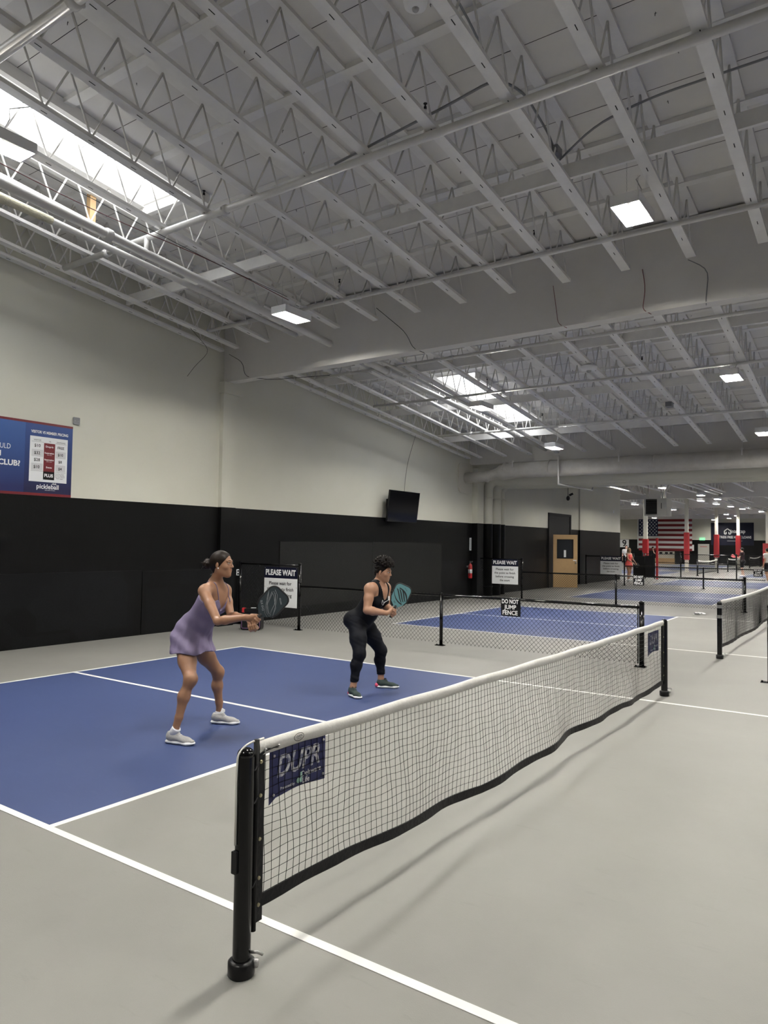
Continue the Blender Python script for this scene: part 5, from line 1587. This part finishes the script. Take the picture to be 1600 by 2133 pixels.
def surf_dist(g, p):
    i = (np.array(p) - g.lo) / g.h; i0 = np.clip(np.floor(i).astype(int), 0, g.n - 2); f = i - i0
    c = g.d[i0[0]:i0[0] + 2, i0[1]:i0[1] + 2, i0[2]:i0[2] + 2]
    c = c[0] * (1 - f[0]) + c[1] * f[0]; c = c[0] * (1 - f[1]) + c[1] * f[1]; return float(c[0] * (1 - f[2]) + c[1] * f[2])
def stick(g, p, off=.003, it=25):
    p = np.array(p, float)
    for _ in range(it):
        d = surf_dist(g, p); e = .006
        gr = np.array([surf_dist(g, p + v) - surf_dist(g, p - v) for v in np.eye(3) * e]) / (2 * e)
        n_ = np.linalg.norm(gr)
        if n_ < 1e-4: break
        p = p - gr / n_ * np.clip(d - off, -.03, .03)
    return p
def on_surf(g, pts, off=.003, n=10):
    out = []
    for a, b in zip(pts[:-1], pts[1:]):
        for k in range(n): out.append(stick(g, np.array(a) * (1 - k / n) + np.array(b) * (k / n), off))
    out.append(stick(g, pts[-1], off)); return [tuple(q) for q in out]
for s_ in (1, -1):
    P_ = [c0 + Fd * .12 + Rt * s_ * .075 + Tu * .06, c0 + Fd * .09 + Rt * s_ * .085 + Tu * .12, c0 + Fd * .0 + Rt * s_ * .085 + Tu * .17, c0 - Fd * .09 + Rt * s_ * .07 + Tu * .10, c0 - Fd * .12 + Rt * s_ * .05 + Tu * .0]
    m = MB(); m.tube(on_surf(g1, P_, .002, 6), .0042, 6); m.build('shoulder_strap', 'lavender', dress)
shoe(body1, *fR, 'shoewhite', 'knit', J1['anR'], 'shoewhite', sock='shoewhite')
shoe(body1, *fL, 'shoewhite', 'knit', J1['anL'], 'shoewhite', sock='shoewhite')

def design1(root, pt, s, a, nrm):
    m = MB(); t = .0075
    def line(q, r=.0011): m.tube([pt(u, v, t) for u, v in q], r, 4)
    for k in range(3):
        o = .011 * k
        line([(-.090 + o * .6, .205 - o), (-.055, .165 - o), (-.030 + o, .10), (.01 + o, .045 + o), (.055 + o * .4, .030 + o * 1.5)])
        line([(.088 - o * .6, .06 + o), (.055, .115 + o), (.03 - o, .17), (-.01 - o, .225 - o), (-.055 - o * .2, .245 - o * 1.5)])
    for k in range(2):
        o = .014 * k
        line([(-.065 + o, .22 - o), (-.02, .10 + o), (.045 - o * .5, .055 + o)]); line([(.062 - o, .05 + o), (.02 + o * .3, .165 - o), (-.035 + o, .225 - o)])
    m.build('line_pattern', 'greyletters', root)
    m = MB()
    text_mb(m, 'SELKIRK', pt(.045, .205, t), -np.array(a) * .6 + np.array(s) * .8, np.array(s) * .6 + np.array(a) * .8, .016, .0003)
    text_mb(m, 'SLK EVO', pt(-.045, .075, t), -np.array(a) * .6 + np.array(s) * .8, np.array(s) * .6 + np.array(a) * .8, .024, .0003)
    m.build('lettering', 'greyletters', root)
MT['slate'] = mat('slate_face', (0.022, 0.034, 0.042), 0.5)
paddle('dark slate paddle with thin grey lines held by the woman in lavender', T1, pa1, pn1, 'slate', design1)

# ============================ second player ============================
F2 = nv(A3(.985, .15, 0)); R2 = nv(A3(.15, -.985, 0))
J2 = dict(F=F2, R=R2, pel=A3(-3.03, 4.46, .845), ch=A3(-2.845, 4.49, 1.13), neck=A3(-2.80, 4.49, 1.275),
          shR=A3(-2.80, 4.315, 1.225), elR=A3(-2.775, 4.235, .985), wrR=A3(-2.560, 4.32, .960),
          shL=A3(-2.825, 4.67, 1.218), elL=A3(-2.80, 4.66, .990), wrL=A3(-2.585, 4.45, .985),
          hipR=A3(-3.01, 4.36, .785), hipL=A3(-3.05, 4.57, .785), knR=A3(-2.875, 4.235, .475), anR=A3(-2.90, 4.155, .11),
          knL=A3(-2.925, 4.74, .455), anL=A3(-2.93, 4.755, .105))
H2 = A3(-2.735, 4.50, 1.422)
h2F = nv(A3(.955, .22, -.20)); h2U = nv(A3(.19, .045, .98)); h2R = np.cross(h2F, h2U)
tp2, tax2, tw2 = torso_prims(J2, 1.10, 1.12, belly=.9)
lp2 = limb_prims(J2, arm=1.22, leg=1.10)
hp2, at2 = head_prims(H2, h2F, h2U, .96)
neck2 = [(*cone_f(at2(-.03, 0, -.05), J2['neck'], .050, .058), .03), (*cone_f(J2['neck'], J2['ch'] + A3(0, 0, .05), .06, .08), .04)]
f2R = ((-2.955, 4.165), (-2.745, 4.085)); f2L = ((-2.975, 4.715), (-2.735, 4.865))
feet2 = foot_prims(*f2R, J2['anR']) + foot_prims(*f2L, J2['anL'])
pa2 = nv(A3(.822, .569, .014) * .42 + A3(.0125, -.0426, .999) * .90); T2 = A3(-2.535, 4.455, 1.025)
handR2 = grip_hand(T2 - pa2 * .055, pa2, A3(-.35, -.75, 0), J2['wrR'], .98)
handL2 = grip_hand(T2 - pa2 * .070 + A3(-.01, .01, -.01), nv(pa2 + A3(.3, .2, -.2)), A3(-.75, .5, -.2), J2['wrL'], .94, rh=.026, order=-1)
body2, g2 = solid('person', tp2 + lp2 + neck2 + hp2 + feet2 + handR2 + handL2, .0052, 'skin2', None, (-2.92, 4.48, 0))
tag(body2, 'curly-haired woman in black tank top and leggings holding a teal paddle', 'person')
face_parts(body2, H2, h2F, h2U, at2, .96, 'hair2')
hp3 = [(*ell_f(at2(-.018, 0, .035), [.097, .078, .088], [h2F, h2R, h2U]), .01)]
h, _ = solid('hair', hp3, .0045, 'hair2', body2, clip=hairclip(H2, h2F, h2U, h2R, .010))
cur = [(*ell_f(at2(-.015, 0, .105), [.100, .085, .065], [h2F, h2R, h2U]), .02)]
rr_ = np.random.default_rng(5)
for k in range(230):
    dv = rr_.normal(size=3); dv[2] = abs(dv[2]) * 1.0; dv = nv(dv)
    f_, r_, u_ = dv @ A3(1, 0, 0), dv @ A3(0, 1, 0), dv[2]
    p = at2(-.012 + .122 * f_, .098 * r_, .085 + .108 * u_)
    cur.append((*ell_f(p, [.011 + .006 * rr_.random()] * 3), .004))
    if k % 3 == 0:
        q = p + (h2F * f_ + h2R * r_ + h2U * u_) * .024 + rr_.normal(size=3) * .006
        cur.append((*cone_f(p, q, .008, .003), .004))
for k in range(50):
    u_ = -.05 + .11 * rr_.random(); sg = rr_.choice([-1, 1])
    p = at2(-.045 - .045 * rr_.random(), sg * (.068 + .01 * rr_.random()), u_)
    cur.append((*ell_f(p, [.011] * 3), .005))
solid('curls', cur, .004, 'hair2', h, smooth_it=0)
for r in (1,):
    m = MB(); m.sphere(tuple(at2(0, .078, -.04)), .004); m.build('earring', 'brass', body2)
Fd2, Rt2, Tu2 = tax2; c2 = J2['ch']
arms_off = [(J2['shR'], 1), (J2['shL'], -1)]
def tank_clip(X, Y, Z):
    px, py, pz = X - c2[0], Y - c2[1], Z - c2[2]
    t = px * Tu2[0] + py * Tu2[1] + pz * Tu2[2]; f_ = px * Fd2[0] + py * Fd2[1] + pz * Fd2[2]; r_ = px * Rt2[0] + py * Rt2[1] + pz * Rt2[2]; ra = np.abs(r_)
    # neck scoop
    sc_f = np.sqrt((ra / .085) ** 2 + (np.maximum(0, .20 - t) / .165) ** 2) - 1
    neck = np.where(f_ > -.02, -sc_f * .06, -(np.sqrt((ra / .065) ** 2 + (np.maximum(0, .20 - t) / .05) ** 2) - 1) * .05)
    neck = np.where(t > -.03, neck, -.05)
    arm = (ra - (.122 + .07 * np.clip((.07 - t) / .07, 0, 1)))
    arm = np.where(t > -.0, arm, -.05)
    top = t - .21
    bot = -(t + .33)
    return np.maximum(np.maximum(neck, arm), np.maximum(top, bot))
tank, gt2 = solid('tank_top', tp2 + [neck2[1]], .005, 'tank', body2, clip=tank_clip, off=.008)
leg_pr = [p for i, p in enumerate(lp2) if (i % 11) >= 5]
pl_ = J2['pel']
def leg_clip(X, Y, Z):
    t = (X - pl_[0]) * Tu2[0] + (Y - pl_[1]) * Tu2[1] + (Z - pl_[2]) * Tu2[2]
    an = np.where((X - -2.9) ** 2 + (Y - 4.2) ** 2 < (Y - 4.75) ** 2 + (X - -2.92) ** 2, .165, .165)
    return np.maximum(t - .14, an - Z)
solid('leggings', [tp2[0], tp2[1], tp2[7], tp2[10]] + leg_pr, .005, 'legging', body2, clip=leg_clip, off=.007,
      noise=lambda X, Y, Z: .0012 * np.sin((X + Y) * 40 + Z * 75 + np.sin(Z * 31) * 2) * (Z < .85))
shoe(body2, *f2R, 'shoewhite', 'darkgreen', J2['anR'], 'plasticdark', accent='pink')
shoe(body2, *f2L, 'shoewhite', 'darkgreen', J2['anL'], 'plasticdark', accent='pink')
# outlined tick mark on the chest
def chest(u, v): return c2 + Fd2 * .15 + Rt2 * u + Tu2 * v
sw = [(.075, .005), (.085, -.02), (.080, -.045), (.060, -.055), (.03, -.048), (-.01, -.03), (-.06, -.003), (-.02, -.022), (.02, -.034), (.045, -.036), (.058, -.025), (.065, -.01)]
m = MB(); m.tube(on_surf(gt2, [chest(u * 1.15, v * 1.15 + .055) for u, v in sw + sw[:1]], .011, 4), .0024, 5); m.build('outline_emblem', 'shoewhite', tank)
q_ = stick(gt2, chest(-.09, .075), .012)
m = MB(); m.bevbox(tuple(q_), (.012, .030, .050), .004, ax=0); m.build('name_tag', 'shoewhite', tank)
def design2(root, pt, s, a, nrm):
    m = MB(); t = .0070
    def band(pa_, pb_):
        n_ = len(pa_); vs = [pt(u, v, t) for u, v in pa_] + [pt(u, v, t) for u, v in pb_]
        m.add(vs, [(k, k + 1, n_ + k + 1, n_ + k) for k in range(n_ - 1)])
    def curve(q, n_=10):
        q = np.array(q, float); out = []
        for k in range(n_ + 1):
            x = k / n_; out.append(tuple((1 - x) ** 3 * q[0] + 3 * x * (1 - x) ** 2 * q[1] + 3 * x * x * (1 - x) * q[2] + x ** 3 * q[3]))
        return out
    band(curve([(-.095, .175), (-.06, .12), (-.02, .07), (.055, .065)]), curve([(-.095, .165), (-.055, .10), (-.02, .055), (.055, .050)]))
    band(curve([(-.045, .215), (.02, .215), (.07, .16), (.095, .10)]), curve([(-.045, .228), (.04, .225), (.075, .18), (.096, .125)]))
    for o in (0, .032, .064):
        band(curve([(-.075 + o, .205 + o * .1), (-.035 + o, .17), (-.02 + o, .12), (.035 + o * .6, .075 + o * .4)]), curve([(-.058 + o, .205 + o * .1), (-.018 + o, .17), (-.002 + o, .12), (.048 + o * .6, .075 + o * .4)]))
    m.build('black_emblem', 'blackletters', root)
    m = MB(); text_mb(m, 'SELKIRK', pt(.03, .235, t), -np.array(a) * .5 + np.array(s) * .85, np.array(s) * .5 + np.array(a) * .85, .012, 0)
    text_mb(m, 'SLK', pt(-.03, .05, t), -np.array(a) * .5 + np.array(s) * .85, np.array(s) * .5 + np.array(a) * .85, .02, .0003); m.build('lettering', 'blackletters', root)
MT['teal'] = mat('teal_face', (0.115, 0.265, 0.290), 0.5)
paddle('teal paddle with curved black stripes held by the woman in black', T2, pa2, A3(.569, -.821, -.042), 'teal', design2)

# ============================ distant players ============================
def far_person(x, y, hgt, face_dir, label, shirt, pants, skin, hair, dress_=False, sleeves=True, shorts=True, arm='down', cap=None, walk=.12, ponytail=False, g=1.0, hh=.016, shoes='shoewhite'):
    k = hgt / 1.72; F = nv(A3(math.cos(face_dir), math.sin(face_dir), 0)); R = A3(F[1], -F[0], 0); B = A3(x, y, 0); U = A3(0, 0, 1)
    def q(f, r, u): return B + (F * f + R * r + U * u) * k
    J = dict(F=F, R=R, pel=q(0, 0, .93), ch=q(.02, 0, 1.27), neck=q(.01, 0, 1.45))
    for s, n_ in (('R', 1), ('L', -1)):
        J['sh' + s] = q(.01, n_ * .175 * g, 1.39)
        if arm == 'front': J['el' + s], J['wr' + s] = q(.08, n_ * .21, 1.12), q(.30, n_ * .10, 1.14)
        elif arm == 'reach': J['el' + s], J['wr' + s] = q(.10, n_ * .2, 1.12), q(.30, n_ * .12, .97)
        else: J['el' + s], J['wr' + s] = q(-.02, n_ * .23, 1.10), q(.06, n_ * .24, .86)
        J['hip' + s] = q(0, n_ * .09, .88); J['kn' + s] = q(.04 + n_ * walk * .5, n_ * .10, .48); J['an' + s] = q(n_ * walk - .03, n_ * .11, .09)
    tp_, ax_, w_ = torso_prims(J, k * .95 * g, .8); lp_ = limb_prims(J, arm=k * .95, leg=k)
    c = q(.03, 0, 1.60); hp_, at_ = head_prims(c, F, U, k * .97)
    nk = [(*cone_f(at_(-.02, 0, -.05), J['neck'], .05, .055), .03)]
    ft = []; hands = []
    for s in 'RL':
        a = J['an' + s]; ft += foot_prims(a - F * .06, a + F * .17, a)
        wr = J['wr' + s]; d = nv(wr - J['el' + s]); sd_ = nv(np.cross(d, U) + 1e-3)
        hands.append((*cone_f(wr, wr + d * .07, .026, .030), .01))
        for n_ in range(4):
            b = wr + d * .07 + sd_ * (.012 * (n_ - 1.5) * 1.3); hands.append((*cone_f(b, b + d * .05 - U * .01, .011, .009), .003)); hands.append((*cone_f(b + d * .05 - U * .01, b + d * .075 - U * .03, .009, .008), .003))
        hands.append((*cone_f(wr + d * .02, wr + d * .06 + sd_ * .035, .013, .010), .005))
    body, g_ = solid('person', tp_ + lp_ + nk + hp_ + ft + hands, hh, skin, None, (x, y, 0))
    tag(body, label, 'person')
    arms_ = [p for i, p in enumerate(lp_) if (i % 11) < 2]
    z0 = q(0, 0, .86)[2]
    if dress_:
        solid('dress', tp_ + [(*cone_f(J['pel'], q(0, 0, .72), .15 * k, .20 * k), .04)], hh, shirt, body, clip=lambda X, Y, Z: np.maximum(Z - q(0, 0, 1.38)[2], q(0, 0, .74)[2] - Z), off=.012)
    else:
        solid('shirt', tp_ + (arms_ if sleeves else []), hh, shirt, body, clip=lambda X, Y, Z: np.maximum(Z - q(0, 0, 1.47)[2], np.where(np.abs((X - x) * R[0] + (Y - y) * R[1]) > .19 * k * g, q(0, 0, 1.20)[2] - Z, z0 - Z)), off=.014)
        legs_ = [p for i, p in enumerate(lp_) if (i % 11) >= 5]
        zc_ = q(0, 0, .55 if shorts else .12)[2]
        solid('shorts' if shorts else 'trousers', [tp_[0], tp_[1], tp_[7], tp_[10]] + legs_, hh, pants, body, clip=lambda X, Y, Z: np.maximum(Z - q(0, 0, 1.0)[2], zc_ - Z), off=.016)
    hr = [(*ell_f(at_(-.02, 0, .03), np.array([.10, .085, .098]) * k, [F, R, U]), .02)]
    if ponytail: hr += [(*cone_f(at_(-.08, 0, .02), at_(-.13, 0, -.10), .045, .03), .03)]
    solid('hair', hr, hh * .7, hair, body, clip=hairclip(c, F, U, R, .02) if not ponytail else (lambda X, Y, Z: (X - c[0]) * F[0] + (Y - c[1]) * F[1] - .045 * k - (Z - c[2]) * .4))
    if cap:
        m = MB(); m.lathe(tuple(at_(-.015, 0, .045)), [(.102, 0), (.10, .03), (.08, .06), (.04, .075), (.005, .08)], 18); v0 = at_(.085, 0, .05)
        m.sphere(tuple(v0), (.08, .07, .008), R=Matrix((Vector(F), Vector(R), Vector(U))).transposed()); m.build('cap', cap, body)
    for s in 'RL':
        a = J['an' + s]; m = MB(); Rm = Matrix((Vector(F), Vector(R), Vector(U))).transposed()
        m.sphere(tuple(A3(a[0], a[1], .05) + F * .05), (.14, .05, .05), R=Rm, n=14, m=8); sh_ = m.build('shoe', shoes, body)
    return body, J, q
MT['coral'] = mat('coral_fabric', (0.68, 0.085, 0.075), 0.7)
MT['maroon'] = mat('dark_maroon_fabric', (0.028, 0.008, 0.012), 0.7)
MT['teewhite'] = mat('white_cotton', (0.62, 0.60, 0.58), 0.8)
MT['skinpale'] = mat('pale_skin', (0.55, 0.34, 0.26), 0.5)
MT['greytee'] = mat('light_grey_cotton', (0.42, 0.41, 0.38), 0.8)
far_person(-8.30, 34.2, 1.66, math.radians(-20), 'person in a coral sports dress holding a paddle by the black screen', 'coral', 'coral', 'skin1', mat('blond_ponytail', (0.30, 0.22, 0.13), .6), dress_=True, arm='reach', ponytail=True, walk=.06)
far_person(-11.95, 46.5, 1.80, math.radians(-70), 'person in a white t-shirt standing below the number nine sign', 'teewhite', 'plasticdark', 'skinpale', 'hair1', g=1.1, walk=.03)
far_person(-16.0, 69.4, 1.72, math.radians(20), 'person in black sleeveless clothes walking before the flag', 'tank', 'legging', 'skinpale', 'hair1', sleeves=False, shorts=False, arm='reach', walk=.18, ponytail=True)
far_person(-4.75, 45.5, 1.74, math.radians(165), 'person in maroon shirt and dark cap facing left beside the far net', 'maroon', 'plasticdark', 'skinpale', 'hair1', arm='front', cap='plasticdark', walk=.10)
far_person(-2.62, 38.7, 1.74, math.radians(150), 'person in a pale grey t-shirt cut by the right edge of the photo', 'greytee', 'plasticdark', 'skin2', 'hair1', g=1.15, walk=.05)
def simple_paddle(T, a, nrm, mt, label): paddle(label, T, a, nrm, mt, lambda *k: None, w_=.19, L=.26)
simple_paddle(A3(-7.98, 34.15, .93), A3(.5, .1, -.75), A3(.4, -.9, 0), 'edge', 'dark paddle held low by the person in coral')
simple_paddle(A3(-5.12, 45.40, 1.16), A3(-.8, .1, .45), A3(.2, -.9, .2), 'redpaint', 'red and black paddle held by the person in the dark cap')
